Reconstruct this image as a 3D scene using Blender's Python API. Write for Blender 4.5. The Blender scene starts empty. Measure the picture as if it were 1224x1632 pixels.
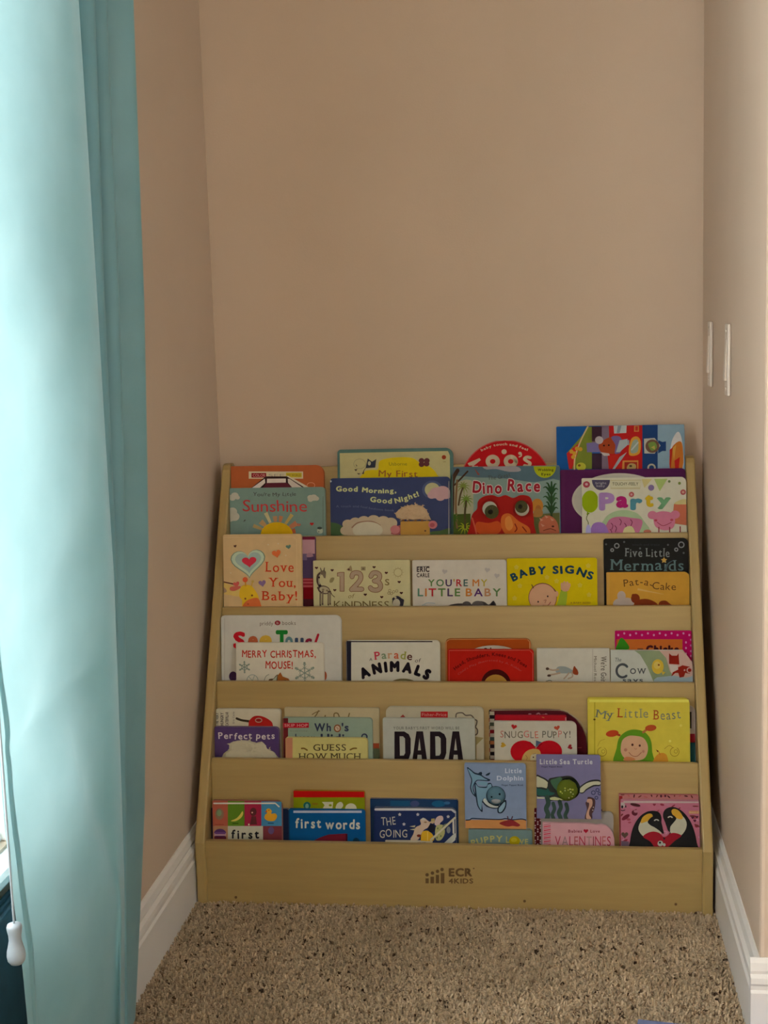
import bpy, bmesh, math, random
from mathutils import Vector, Matrix
random.seed(7)
SC = bpy.context.scene
COL = SC.collection
W, H = 1224, 1632

# ------------------------------------------------------------------ camera, daylight and fill, exposure
FPX, YAW, PIT, ROL = 2217.94, 0.1244, 0.1463, -0.0300
CAM = Vector((0.2005, -2.7117, 1.0510))
def cam_axes():
    cy, sy = math.cos(YAW), math.sin(YAW)
    f = Vector((-sy*math.cos(PIT), cy*math.cos(PIT), -math.sin(PIT)))
    r = Vector((cy, sy, 0)); u = r.cross(f)
    return (math.cos(ROL)*r + math.sin(ROL)*u, -math.sin(ROL)*r + math.cos(ROL)*u, f)
CR, CU, CF = cam_axes()
cd = bpy.data.cameras.new('camera'); co = bpy.data.objects.new('camera', cd); COL.objects.link(co)
cd.sensor_fit = 'VERTICAL'; cd.sensor_height = 24; cd.lens = FPX*24/H
cd.clip_start = 0.05; cd.clip_end = 60
m = Matrix.Identity(4)
for i in range(3):
    m[i][0] = CR[i]; m[i][1] = CU[i]; m[i][2] = -CF[i]; m[i][3] = CAM[i]
co.matrix_world = m
SC.camera = co

SC.view_settings.view_transform = 'Standard'; SC.view_settings.look = 'None'
SC.view_settings.gamma = 1.0; SC.view_settings.use_curve_mapping = False
EXPOSURE = 0.0
SC.view_settings.exposure = EXPOSURE
wd = bpy.data.worlds.new('sky'); SC.world = wd; wd.use_nodes = True
bg = wd.node_tree.nodes['Background']
bg.inputs[0].default_value = (0.92, 0.96, 1.0, 1); bg.inputs[1].default_value = 1.6
def rect_light(name, loc, rot, sx, sy, power, col):
    l = bpy.data.lights.new(name, 'AREA'); l.shape = 'RECTANGLE'; l.size = sx; l.size_y = sy
    l.energy = power; l.color = col
    o = bpy.data.objects.new(name, l); o.location = loc; o.rotation_euler = rot; COL.objects.link(o)
    return o
# daylight from the left window, plus added warm rear and cool east fill lights
rect_light('window_daylight', (-0.80, -1.80, 1.30), (0, math.radians(-90), 0), 1.8, 1.7, 62, (1.0, 0.97, 0.93))
rect_light('rear_warm_fill', (0.45, -5.1, 1.5), (math.radians(90), 0, 0), 1.6, 1.5, 25, (1.0, 0.62, 0.24))
rect_light('east_cool_fill', (2.85, -3.2, 1.45), (0, math.radians(90), 0), 1.4, 1.5, 17, (0.70, 0.90, 1.0))

# ------------------------------------------------------------------ helpers
def ray(px, py):
    return CF + CR*((px - W/2)/FPX) - CU*((py - H/2)/FPX)
def hit(px, py, P, n):
    d = ray(px, py); t = (P - CAM).dot(n)/d.dot(n)
    return CAM + d*t
def lin(c):
    c = c/255.0
    return c/12.92 if c <= 0.04045 else ((c + 0.055)/1.055)**2.4
def new_mat(name):
    mt = bpy.data.materials.new(name); mt.use_nodes = True
    nt = mt.node_tree; b = nt.nodes['Principled BSDF']
    return mt, nt, b
def noise(nt, scale, detail=3, coord='Object'):
    tc = nt.nodes.new('ShaderNodeTexCoord'); n = nt.nodes.new('ShaderNodeTexNoise')
    n.inputs['Scale'].default_value = scale; n.inputs['Detail'].default_value = detail
    nt.links.new(tc.outputs[coord], n.inputs['Vector'])
    return n
def ramp(nt, src, stops):
    r = nt.nodes.new('ShaderNodeValToRGB'); e = r.color_ramp.elements
    while len(e) < len(stops): e.new(0.5)
    for k, (p, c) in enumerate(stops):
        e[k].position = p; e[k].color = (c[0], c[1], c[2], 1)
    nt.links.new(src, r.inputs[0]); return r
def bump(nt, b, src, strength, dist):
    k = nt.nodes.new('ShaderNodeBump'); k.inputs['Strength'].default_value = strength; k.inputs['Distance'].default_value = dist
    nt.links.new(src, k.inputs['Height']); nt.links.new(k.outputs[0], b.inputs['Normal'])
def simple(name, lc, rough=0.5, vary=0.06, scale=40, bmp=0.0, bscale=200, spec=0.5):
    mt, nt, b = new_mat(name); b.inputs['Specular IOR Level'].default_value = spec
    n = noise(nt, scale)
    a = tuple(max(0, x*(1 - vary)) for x in lc); z = tuple(min(1, x*(1 + vary)) for x in lc)
    r = ramp(nt, n.outputs['Fac'], [(0.3, a), (0.7, z)])
    nt.links.new(r.outputs[0], b.inputs['Base Color']); b.inputs['Roughness'].default_value = rough
    if bmp:
        bump(nt, b, noise(nt, bscale, 4).outputs['Fac'], bmp, 0.002)
    return mt
def obj(name, verts, faces, mats, parent=None, idx=None, smooth=False):
    me = bpy.data.meshes.new(name); me.from_pydata(verts, [], faces)
    for q in (mats if isinstance(mats, (list, tuple)) else [mats]): me.materials.append(q)
    if idx:
        for p, k in zip(me.polygons, idx): p.material_index = k
    if smooth:
        for p in me.polygons: p.use_smooth = True
    me.update()
    o = bpy.data.objects.new(name, me); COL.objects.link(o)
    if parent: o.parent = parent
    return o
class MB:
    """Collects shapes and links them as one mesh object."""
    def __init__(s): s.v = []; s.f = []; s.i = []
    def add(s, v, f, k=0):
        o = len(s.v); s.v += [tuple(x) for x in v]; s.f += [tuple(o + j for j in q) for q in f]; s.i += [k]*len(f)
    def box(s, x0, x1, y0, y1, z0, z1, k=0):
        s.add([(x0,y0,z0),(x1,y0,z0),(x1,y1,z0),(x0,y1,z0),(x0,y0,z1),(x1,y0,z1),(x1,y1,z1),(x0,y1,z1)],
              [(0,3,2,1),(4,5,6,7),(0,1,5,4),(1,2,6,5),(2,3,7,6),(3,0,4,7)], k)
    def extrude(s, prof, axis, a, b, k=0):
        """prof: closed 2-D outline; axis 'x','y','z': the direction it is drawn out along."""
        def P(p, t):
            return {'x': (t, p[0], p[1]), 'y': (p[0], t, p[1]), 'z': (p[0], p[1], t)}[axis]
        n = len(prof)
        s.add([P(p, a) for p in prof] + [P(p, b) for p in prof],
              [tuple(range(n)), tuple(range(2*n - 1, n - 1, -1))] + [(j, j + n, (j + 1) % n + n, (j + 1) % n) for j in range(n)], k)
    def lathe(s, prof, c, seg=20, k=0):
        n = len(prof); v = []
        for r, z in prof:
            for j in range(seg):
                t = 2*math.pi*j/seg; v.append((c[0] + r*math.cos(t), c[1] + r*math.sin(t), c[2] + z))
        f = [(a*seg + j, a*seg + (j+1) % seg, (a+1)*seg + (j+1) % seg, (a+1)*seg + j) for a in range(n-1) for j in range(seg)]
        f += [tuple(reversed(range(seg))), tuple(range((n-1)*seg, n*seg))]
        s.add(v, f, k)
    def build(s, name, mats, parent=None, smooth=False, bevel=0.0):
        o = obj(name, s.v, s.f, mats, parent, s.i, smooth)
        bm = bmesh.new(); bm.from_mesh(o.data); bmesh.ops.recalc_face_normals(bm, faces=bm.faces); bm.to_mesh(o.data); bm.free()
        if bevel:
            md = o.modifiers.new('edge', 'BEVEL'); md.width = bevel; md.segments = 2; md.limit_method = 'ANGLE'
        return o
def empty(name, loc, rot=(0, 0, 0)):
    o = bpy.data.objects.new(name, None); o.location = loc; o.rotation_euler = rot; o.empty_display_size = 0.05
    COL.objects.link(o); return o
def tag(o, label=None, cat=None, group=None, kind=None):
    if label: o['label'] = label
    if cat: o['category'] = cat
    if group: o['group'] = group
    if kind: o['kind'] = kind
    return o
def struct(o, label=None, cat=None): return tag(o, label, cat, None, 'structure')

# ------------------------------------------------------------------ the room
XL, XR, YO, ZC = -0.4660, 0.4800, -0.802, 2.44
def wall_paint():
    mt, nt, b = new_mat('wall_paint')
    n = noise(nt, 3.0, 4)
    r = ramp(nt, n.outputs['Fac'], [(0.3, (0.650, 0.522, 0.402)), (0.7, (0.690, 0.556, 0.432))])
    nt.links.new(r.outputs[0], b.inputs['Base Color']); b.inputs['Roughness'].default_value = 0.62
    bump(nt, b, noise(nt, 260, 3).outputs['Fac'], 0.12, 0.002)
    return mt
M_WALL = wall_paint()
M_CEIL = simple('ceiling_paint', (0.72, 0.70, 0.66), 0.8, 0.02, 4, 0.2, 120)
M_TRIM = simple('white_trim_paint', (0.84, 0.83, 0.80), 0.38, 0.02, 8)
M_VINYL = simple('white_vinyl', (0.80, 0.82, 0.82), 0.35, 0.02, 8)
M_PLATE = simple('ivory_plastic', (0.74, 0.66, 0.57), 0.35, 0.02, 8)

b = MB(); b.box(-0.7, 2.7, 0.0, 0.12, -0.02, ZC); struct(b.build('wall_back', M_WALL), 'pinkish tan back wall above the bookshelf', 'wall')
b = MB(); b.box(XR, 2.7, YO, 0.0, -0.02, ZC); struct(b.build('wall_right', M_WALL, bevel=0.006), 'right side wall of the alcove ending at a bright corner', 'wall')
WY0, WY1, WZ0, WZ1 = -2.55, -1.14, 0.42, 2.08          # window opening in the left wall
b = MB()
b.box(XL-0.14, XL, WY1, 0.0, -0.02, ZC); b.box(XL-0.14, XL, -5.0, WY0, -0.02, ZC)
b.box(XL-0.14, XL, WY0, WY1, -0.02, WZ0); b.box(XL-0.14, XL, WY0, WY1, WZ1, ZC)
struct(b.build('wall_left', M_WALL), 'left wall of the alcove with the curtained window', 'wall')
RX0, RX1, RZ0, RZ1 = -0.35, 1.25, 0.75, 2.1  # opening for the added rear fill window
b = MB()
b.box(XL-0.14, RX0, -5.0, -4.88, -0.02, ZC); b.box(RX1, 2.7, -5.0, -4.88, -0.02, ZC)
b.box(RX0, RX1, -5.0, -4.88, -0.02, RZ0); b.box(RX0, RX1, -5.0, -4.88, RZ1, ZC)
struct(b.build('wall_front', M_WALL))
EY0, EY1, EZ0, EZ1 = -3.95, -2.45, 0.75, 2.1  # opening for the added east fill window
b = MB()
b.box(2.6, 2.7, -5.0, EY0, -0.02, ZC); b.box(2.6, 2.7, EY1, YO, -0.02, ZC); b.box(2.6, 2.7, EY0, EY1, -0.02, EZ0); b.box(2.6, 2.7, EY0, EY1, EZ1, ZC)
struct(b.build('wall_east', M_WALL))
b = MB(); b.box(XL-0.14, 2.7, -5.0, 0.12, ZC, ZC+0.1); struct(b.build('ceiling', M_CEIL))

def carpet_mat(name, tuft):
    mt, nt, b = new_mat(name)
    N = nt.nodes; L = nt.links
    n1 = noise(nt, 5, 3); base = ramp(nt, n1.outputs['Fac'], [(0.3, (0.55, 0.430, 0.285)), (0.7, (0.70, 0.560, 0.390))])
    tc = N.new('ShaderNodeTexCoord')
    vo = N.new('ShaderNodeTexVoronoi'); vo.inputs['Scale'].default_value = 62; L.new(tc.outputs['Object'], vo.inputs['Vector'])
    sep = N.new('ShaderNodeSeparateColor'); L.new(vo.outputs['Color'], sep.inputs[0])
    c1 = N.new('ShaderNodeMath'); c1.operation = 'GREATER_THAN'; c1.inputs[1].default_value = 0.30; L.new(sep.outputs[0], c1.inputs[0])
    n2 = noise(nt, 300, 2)
    ad = N.new('ShaderNodeMath'); ad.operation = 'MULTIPLY_ADD'; ad.inputs[1].default_value = 0.35; L.new(n2.outputs['Fac'], ad.inputs[0]); L.new(vo.outputs['Distance'], ad.inputs[2])
    c2 = N.new('ShaderNodeMath'); c2.operation = 'LESS_THAN'; c2.inputs[1].default_value = 0.43; L.new(ad.outputs[0], c2.inputs[0])
    fl = N.new('ShaderNodeMath'); fl.operation = 'MULTIPLY'; L.new(c1.outputs[0], fl.inputs[0]); L.new(c2.outputs[0], fl.inputs[1])
    dk = ramp(nt, sep.outputs[1], [(0.25, (0.10, 0.060, 0.034)), (0.45, (0.26, 0.170, 0.095)), (1.0, (0.42, 0.30, 0.185))])
    mx = N.new('ShaderNodeMix'); mx.data_type = 'RGBA'
    L.new(fl.outputs[0], mx.inputs[0]); L.new(base.outputs[0], mx.inputs[6]); L.new(dk.outputs[0], mx.inputs[7])
    out = mx.outputs[2]
    if tuft:
        g = N.new('ShaderNodeNewGeometry')
        rr = ramp(nt, g.outputs['Random Per Island'], [(0.0, (0.72, 0.72, 0.72)), (1.0, (1.2, 1.2, 1.2))])
        m2 = N.new('ShaderNodeMix'); m2.data_type = 'RGBA'; m2.blend_type = 'MULTIPLY'; m2.inputs[0].default_value = 1
        L.new(out, m2.inputs[6]); L.new(rr.outputs[0], m2.inputs[7]); out = m2.outputs[2]
    else:
        bump(nt, b, noise(nt, 420, 5).outputs['Fac'], 0.9, 0.008)
    L.new(out, b.inputs['Base Color']); b.inputs['Roughness'].default_value = 0.95
    return mt
b = MB(); b.box(XL-0.14, 2.7, -5.0, 0.12, -0.1, -0.008); struct(b.build('floor', carpet_mat('carpet_backing', False)), 'beige speckled carpet floor in front of the bookshelf', 'floor')
def carpet_pile():
    rnd = random.Random(3); V = []; F = []
    st = 0.0042; y = -1.40
    while y < -0.385:
        x = XL + 0.014
        while x < 0.62:
            if x < XR - 0.012 or y < YO - 0.013:
                px = x + rnd.uniform(-.5, .5)*st; py = y + rnd.uniform(-.5, .5)*st
                h = rnd.uniform(0.006, 0.010); a = rnd.uniform(0, 6.283); lx = rnd.gauss(0, .0026); ly = rnd.gauss(0, .0026); rr = 0.0024
                if py + ly < -0.380:
                    o = len(V); zb = -0.0085
                    for k in range(3): V.append((px + rr*math.cos(a + k*2.094), py + rr*math.sin(a + k*2.094), zb))
                    for k in range(3): V.append((px + lx + 0.7*rr*math.cos(a + .6 + k*2.094), py + ly + 0.7*rr*math.sin(a + .6 + k*2.094), zb + h))
                    for k in range(3): F.append((o + k, o + (k+1) % 3, o + 3 + (k+1) % 3, o + 3 + k))
                    F.append((o + 3, o + 4, o + 5))
            x += st
        y += st
    return tag(obj('carpet_pile', V, F, carpet_mat('carpet_tufts', True)), 'beige cut pile of the carpet with dark brown flecks', 'carpet', None, 'stuff')
carpet_pile()

# baseboards: a moulded profile (offset from the wall, height)
BP = [(0, 0), (0.014, 0), (0.014, 0.082), (0.011, 0.086), (0.011, 0.092), (0.0135, 0.096), (0.0125, 0.104), (0.007, 0.108), (0.0085, 0.113), (0.006, 0.124), (0.002, 0.130), (0, 0.130)]
BP = [(a, z - 0.008) for a, z in BP]
b = MB(); b.extrude([(XL + a, z) for a, z in BP], 'y', -4.88, -0.001); struct(b.build('baseboard_left', M_TRIM), 'white moulded baseboard along the left alcove wall', 'baseboard')
b = MB(); b.extrude([(XR - a, z) for a, z in BP], 'y', YO, -0.001); struct(b.build('baseboard_right', M_TRIM), 'white moulded baseboard along the right alcove wall', 'baseboard')
b = MB(); b.extrude([(YO - a, z) for a, z in BP], 'x', XR - 0.0139, 2.6); struct(b.build('baseboard_front', M_TRIM), 'bright white baseboard end at the right wall corner', 'baseboard')
b = MB(); b.extrude([(-a, z) for a, z in BP], 'x', XL + 0.014, XR - 0.014); struct(b.build('baseboard_back', M_TRIM))

# window in the left wall
def glass_mat():
    mt, nt, b = new_mat('window_glass')
    b.inputs['Base Color'].default_value = (1, 1, 1, 1); b.inputs['Roughness'].default_value = 0.0; b.inputs['IOR'].default_value = 1.0
    b.inputs['Transmission Weight'].default_value = 1.0
    return mt
M_GLASS = glass_mat()
def window(name, y0, y1, z0, z1, label):
    e = struct(empty(name, (XL, (y0+y1)/2, z0)), label, 'window')
    ox, oy, oz = XL, (y0+y1)/2, z0
    def part(n, boxes, mt, bev=0.002):
        q = MB()
        for x_0, x_1, a, c, d, f in boxes: q.box(x_0-ox, x_1-ox, a-oy, c-oy, d-oz, f-oz)
        return q.build(n, mt, e, bevel=bev)
    part('jamb', [(XL-0.14, XL, y0, y0+0.02, z0, z1), (XL-0.14, XL, y1-0.02, y1, z0, z1), (XL-0.14, XL, y0, y1, z1-0.02, z1), (XL-0.14, XL-0.01, y0, y1, z0, z0+0.012)], M_VINYL)
    ym = (y0+y1)/2; zm = (z0+z1)/2
    x0, x1 = XL-0.10, XL-0.06
    for a, c in ((y0+0.02, ym), (ym, y1-0.02)):
        s = part('sash', [(x0, x1, a, a+0.045, z0+0.012, z1-0.02), (x0, x1, c-0.045, c, z0+0.012, z1-0.02), (x0, x1, a+.045, c-.045, z0+0.012, z0+0.075), (x0, x1, a+.045, c-.045, z1-0.07, z1-0.02), (x0, x1, a+.045, c-.045, zm-0.025, zm+0.025)], M_VINYL)
        q = MB(); q.box(x0+0.018-ox, x0+0.022-ox, a+.04-oy, c-.04-oy, z0+0.07-oz, z1-0.065-oz)
        q.build('pane', M_GLASS, s)
    q = MB()
    q.extrude([(XL-0.06-ox, -0.004), (XL+0.026-ox, -0.004), (XL+0.030-ox, -0.009), (XL+0.030-ox, -0.017), (XL+0.026-ox, -0.022), (XL-0.06-ox, -0.022)], 'y', y0-0.09-oy, y1+0.07-oy)
    q.build('stool', M_VINYL, e)
    q = MB(); q.extrude([(XL+0.0005-ox, -0.022), (XL+0.022-ox, -0.022), (XL+0.020-ox, -0.027), (XL+0.012-ox, -0.031), (XL+0.0005-ox, -0.032)], 'y', y0-0.07-oy, y1+0.05-oy)
    q.build('apron', M_VINYL, e)
    return e
window('window_1', WY0, WY1, WZ0, WZ1, 'bright white framed window behind the aqua curtain')
b = MB(); e2 = struct(empty('fill_window_rear', (0.45, -4.94, RZ0)))  # unseen rear window, added to let in the warm fill
for a, c, d, f in ((RX0, RX0+.05, RZ0, RZ1), (RX1-.05, RX1, RZ0, RZ1), (RX0+.05, RX1-.05, RZ0, RZ0+.05), (RX0+.05, RX1-.05, RZ1-.05, RZ1), (RX0+.05, RX1-.05, 1.4, 1.44)):
    b.box(a-0.45, c-0.45, -.04, .04, d-RZ0, f-RZ0)
s2 = b.build('sash', M_VINYL, e2)  # sash of the added, unseen rear fill window
b = MB(); b.box(RX0+.045-0.45, RX1-.045-0.45, -.002, .002, .045, RZ1-RZ0-.045); b.build('pane', M_GLASS, s2)

b = MB(); e3 = struct(empty('fill_window_east', (2.65, (EY0+EY1)/2, EZ0)))  # unseen east window, added for the cool fill on the left wall
yc = (EY0+EY1)/2
for a, c, d, f in ((EY0, EY0+.05, EZ0, EZ1), (EY1-.05, EY1, EZ0, EZ1), (EY0+.05, EY1-.05, EZ0, EZ0+.05), (EY0+.05, EY1-.05, EZ1-.05, EZ1), (EY0+.05, EY1-.05, 1.4, 1.44)):
    b.box(-.04, .04, a-yc, c-yc, d-EZ0, f-EZ0)
s3 = b.build('sash', M_VINYL, e3)  # sash of the added, unseen east fill window
b = MB(); b.box(-.002, .002, EY0+.045-yc, EY1-.045-yc, .045, EZ1-EZ0-.045); b.build('pane', M_GLASS, s3)

# light switches on the right wall
def light_switch(y, label):
    e = tag(empty('light_switch', (XR, y, 0.9504)), label, 'light switch', 'light switches on the right wall')
    q = MB(); q.box(-0.0058, -0.0005, -0.019, 0.019, -0.0575, 0.0575); q.build('wall_plate', M_PLATE, e, bevel=0.002)
    q = MB(); q.extrude([(-0.0058, -0.033), (-0.0095, -0.033), (-0.0068, 0.033), (-0.0058, 0.033)], 'y', -0.009, 0.009); q.build('rocker', M_PLATE, e)
    for z in (-0.046, 0.046):
        q = MB(); q.lathe([(0.003, -0.0008), (0.003, 0.0), (0.0022, 0.0008)], (0, 0, 0), 10)
        s = q.build('screw', M_PLATE, e); s.rotation_euler = (0, math.radians(-90), 0); s.location = (-0.0062, 0, z)
light_switch(-0.160, 'light switch plate on right wall nearest the back corner')
light_switch(-0.415, 'light switch plate on right wall nearer the bright wall corner')

# ------------------------------------------------------------------ curtain, cord, dark slabs by the window
def lerp(a, b, t): return a + (b - a)*t
def catmull(P, n=6, closed=False):
    out = []; N = len(P)
    rng = range(N) if closed else range(N - 1)
    for i in rng:
        if closed: p0, p1, p2, p3 = P[(i-1) % N], P[i], P[(i+1) % N], P[(i+2) % N]
        else: p0, p1, p2, p3 = P[max(i-1, 0)], P[i], P[i+1], P[min(i+2, N-1)]
        for k in range(n):
            t = k/n
            out.append(tuple(0.5*(2*b + (c - a)*t + (2*a - 5*b + 4*c - d)*t*t + (3*b - a - 3*c + d)*t**3) for a, b, c, d in zip(p0, p1, p2, p3)))
    if not closed: out.append(tuple(P[-1]))
    return out
from mathutils import noise as mnoise
def curtain_mat():
    mt, nt, b = new_mat('aqua_curtain_fabric')
    n = noise(nt, 14, 4)
    r = ramp(nt, n.outputs['Fac'], [(0.3, (0.225, 0.485, 0.555)), (0.7, (0.255, 0.530, 0.600))])
    b.inputs['Roughness'].default_value = 0.42; b.inputs['Sheen Weight'].default_value = 0.25; b.inputs['Sheen Roughness'].default_value = 0.4
    nt.links.new(r.outputs[0], b.inputs['Base Color'])
    bump(nt, b, noise(nt, 900, 2).outputs['Fac'], 0.08, 0.001)
    tr = nt.nodes.new('ShaderNodeBsdfTranslucent')
    r2 = ramp(nt, n.outputs['Fac'], [(0.3, (0.350, 0.560, 0.590)), (0.7, (0.390, 0.605, 0.635))]); nt.links.new(r2.outputs[0], tr.inputs[0])
    mx = nt.nodes.new('ShaderNodeMixShader'); mx.inputs[0].default_value = 0.28
    out = nt.nodes['Material Output']
    nt.links.new(b.outputs[0], mx.inputs[1]); nt.links.new(tr.outputs[0], mx.inputs[2]); nt.links.new(mx.outputs[0], out.inputs[0])
    return mt
M_CURT = curtain_mat()
# plan of the pleats (Y, X) at five heights: z, first ridge, second, third, far edge
ROWS = [(1.458, -0.993, -0.875, -0.808, -0.727, -0.385), (1.069, -0.987, -0.903, -0.828, -0.731, -0.392), (0.716, -0.987, -0.913, -0.862, -0.749, -0.4), (0.315, -1.024, -0.979, -0.934, -0.772, -0.42), (0.107, -1.061, -1.018, -0.968, -0.815, -0.428)]
def curtain():
    zs = [0.013 + (2.14 - 0.013)*k/150 for k in range(151)]
    V = []; F = []; n = None
    for z in zs:
        k = 0
        while k < len(ROWS) - 2 and z < ROWS[k+1][0]: k += 1
        a, c = ROWS[k], ROWS[k+1]; t = (z - a[0])/(c[0] - a[0]); t = max(-0.9, min(1.6, t))
        ya, yb, yc, yf, xf = (lerp(p, q, t) for p, q in zip(a[1:], c[1:]))
        yb = max(yb, ya + 0.012); yc = max(yc, yb + 0.012)
        top = max(0, z - 1.9)/0.24
        pr = [(-1.312, -0.390), (-1.290, -0.387), (-1.23, -0.380), (-1.10, -0.372), (ya - 0.05, -0.364), (ya - 0.006, -0.370), (ya, -0.378), (ya + 0.003, -0.402), (ya + 0.006, -0.434),
              (yb - 0.030, -0.432), (yb - 0.012, -0.398), (yb - 0.002, -0.390), (yb + 0.002, -0.396), (yb + 0.006, -0.438), (yc - 0.028, -0.436), (yc - 0.012, -0.402), (yc - 0.002, -0.394), (yc + 0.002, -0.401), (yc + 0.006, -0.444),
              (lerp(yc, yf, 0.5), -0.428), (yf - 0.01, xf + 0.002), (yf, xf), (yf - 0.002, xf - 0.012)]
        P = catmull(pr, 7); n = len(P)
        for y, x in P:
            w = max(0, min(1, (ya - 0.03 - y)/0.08))*max(0.15, min(1, (y + 1.32)/0.08))            # the broad front panel is the creased one
            q = mnoise.noise(Vector((y*4.5 + z*3.2, z*2.6, 1.7)))*0.017 + mnoise.noise(Vector((y*9 - z*7, z*9, 5.1)))*0.008
            cr = -0.007*math.exp(-((z - 0.60 - 0.10*(y + 1.2))/0.011)**2)*max(0, min(1, (-1.02 - y)/0.1))     # folded-shipping crease
            dg = 0.010*math.exp(-(((y + 1.19) - (0.56 - z)*0.42)/0.028)**2)*max(0, min(1, (0.60 - z)/0.06))*max(0, min(1, (z - 0.22)/0.1))
            y -= 0.036*max(0, min(1, (z - 0.20)/0.30))*max(0, min(1, (-1.10 - y)/0.16))
            V.append((x + w*(q + cr + dg) + 0.003*mnoise.noise(Vector((y*6, z*1.3, 9))), y, z))
    for r_ in range(150):
        for j in range(n - 1):
            F.append((r_*n + j, r_*n + j + 1, (r_+1)*n + j + 1, (r_+1)*n + j))
    e = tag(empty('curtain', (XL + 0.06, -1.0, 0.0)), 'long aqua blue curtain panel hanging beside the window', 'curtain')
    V = [(x - XL - 0.06, y + 1.0, z) for x, y, z in V]
    o = obj('panel', V, F, M_CURT, e, smooth=True)
    # side hem: a narrow strip turned over the near edge
    hem = []; hf = []
    for k in range(151):
        base = k*n
        for j in range(5, 8):
            x, y, z = V[base + j]; hem.append((x + (0.0014 if j == 6 else 0.0002), y, z))
    for k in range(150):
        for j in range(2): hf.append((k*3 + j, k*3 + j + 1, (k+1)*3 + j + 1, (k+1)*3 + j))
    obj('side_hem', hem, hf, M_CURT, e, smooth=True)
    return e
curtain()
M_STEEL = simple('brushed_nickel', (0.42, 0.40, 0.38), 0.35, 0.05)
e = tag(empty('curtain_rod', (XL + 0.075, -1.6, 2.16)), 'brushed nickel curtain rod above the window', 'curtain rod')
b = MB(); b.lathe([(0.011, -1.05), (0.011, 1.05)], (0, 0, 0), 16); o = b.build('rod', M_STEEL, e, smooth=False); o.rotation_euler = (math.radians(90), 0, 0)
for y in (-1.0, 1.0):
    b = MB(); b.box(-0.075, -0.069, y - .02, y + .02, -.03, .03); b.box(-0.07, -0.009, y - .008, y + .008, -.014, 0.0); b.build('bracket', M_STEEL, e)
for y in (-1.075, 1.075):
    b = MB(); b.lathe([(0.004, -.022), (0.016, -.015), (0.021, 0), (0.016, .015), (0.004, .022)], (0, 0, 0), 16); o = b.build('finial', M_STEEL, e, smooth=True); o.location = (0, y, 0); o.rotation_euler = (math.radians(90), 0, 0)

# blind cord with its turned knob
M_KNOB = simple('white_lacquer', (0.30, 0.37, 0.42), 0.35, 0.03)
P = hit(22.4, 1473, Vector((-0.372, 0, 0)), Vector((1, 0, 0)))
CORD = P
e = tag(empty('blind_cord', (P.x, P.y, P.z)), 'white blind pull cord with turned knob at the curtain edge', 'cord')
b = MB(); b.lathe([(0.0013, 0.0), (0.0013, 2.05 - P.z)], (0, 0, 0), 8); b.build('cord', M_KNOB, e)
b = MB(); b.lathe([(0.0030, 0.001), (0.0072, 0.0), (0.0082, -0.003), (0.0078, -0.007), (0.0068, -0.012), (0.0067, -0.018), (0.0080, -0.024), (0.0096, -0.030), (0.0100, -0.035), (0.0092, -0.040), (0.0065, -0.0435), (0.002, -0.045)], (0, 0, 0), 24)
b.build('knob', M_KNOB, e, smooth=True)

# dark blue slabs added to fill the dark strip under the sill, behind the curtain
M_SLAB = simple('dark_blue_slab', (0.018, 0.060, 0.085), 0.6, 0.15, 30)
e = tag(empty('sill_dark_slabs', (XL + 0.016, -1.40, -0.006)), 'added dark blue slabs on the wall under the window sill', 'added slabs')
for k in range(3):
    b = MB(); b.box(0.0005 + k*0.0085, 0.0080 + k*0.0085, -0.50, 0.24, 0.0, 0.388); b.build('dark_slab', M_SLAB, e, bevel=0.003)

# ------------------------------------------------------------------ artwork on flat faces
def bez(n): return n
GL = {}
def glyph(ch, off):
    k = (ch, off)
    if k in GL: return GL[k]
    cu = bpy.data.curves.new('glyph', 'FONT'); cu.body = ch; cu.size = 1.0; cu.offset = off; cu.resolution_u = 3
    o = bpy.data.objects.new('glyph', cu); COL.objects.link(o)
    dg = bpy.context.evaluated_depsgraph_get(); dg.update()
    me = bpy.data.meshes.new_from_object(o.evaluated_get(dg))
    vs = [(v.co.x, v.co.y) for v in me.vertices]; ps = [tuple(p.vertices) for p in me.polygons]
    ec = {}
    for p in ps:
        for i in range(len(p)):
            q = tuple(sorted((p[i], p[(i+1) % len(p)]))); ec[q] = ec.get(q, 0) + 1
    bd = [q for q, c in ec.items() if c == 1]
    bpy.data.objects.remove(o); bpy.data.curves.remove(cu); bpy.data.meshes.remove(me)
    GL[k] = (vs, ps, bd)
    return GL[k]
CAPH = max(v[1] for v in glyph('H', 0.0)[0])
def clip(poly, x0, x1, z0, z1):
    def cut(P, f, inter):
        out = []
        for i in range(len(P)):
            a, c = P[i], P[(i+1) % len(P)]; fa, fc = f(a), f(c)
            if fa: out.append(a)
            if fa != fc: out.append(inter(a, c))
        return out
    def ix(v): return lambda a, c: (v, a[1] + (c[1]-a[1])*(v-a[0])/(c[0]-a[0]))
    def iz(v): return lambda a, c: (a[0] + (c[0]-a[0])*(v-a[1])/(c[1]-a[1]), v)
    for f, g in ((lambda p: p[0] >= x0, ix(x0)), (lambda p: p[0] <= x1, ix(x1)), (lambda p: p[1] >= z0, iz(z0)), (lambda p: p[1] <= z1, iz(z1))):
        poly = cut(poly, f, g)
        if len(poly) < 3: return None
    return poly
CM = {}
def pal(c, ref=None, rough=0.55):
    """Printed colour C as read in the room, divided by the light REF that falls there."""
    k = (tuple(c), ref, rough)
    if k not in CM:
        if ref: l = tuple(max(0.004, min(0.86, lin(a)/q)) for a, q in zip(c, ref))
        else: l = tuple(lin(a) for a in c)
        CM[k] = simple('print_%d_%d_%d' % tuple(int(q) for q in c), l, rough, 0.04, 60, spec=0.05)
    return CM[k]
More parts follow.
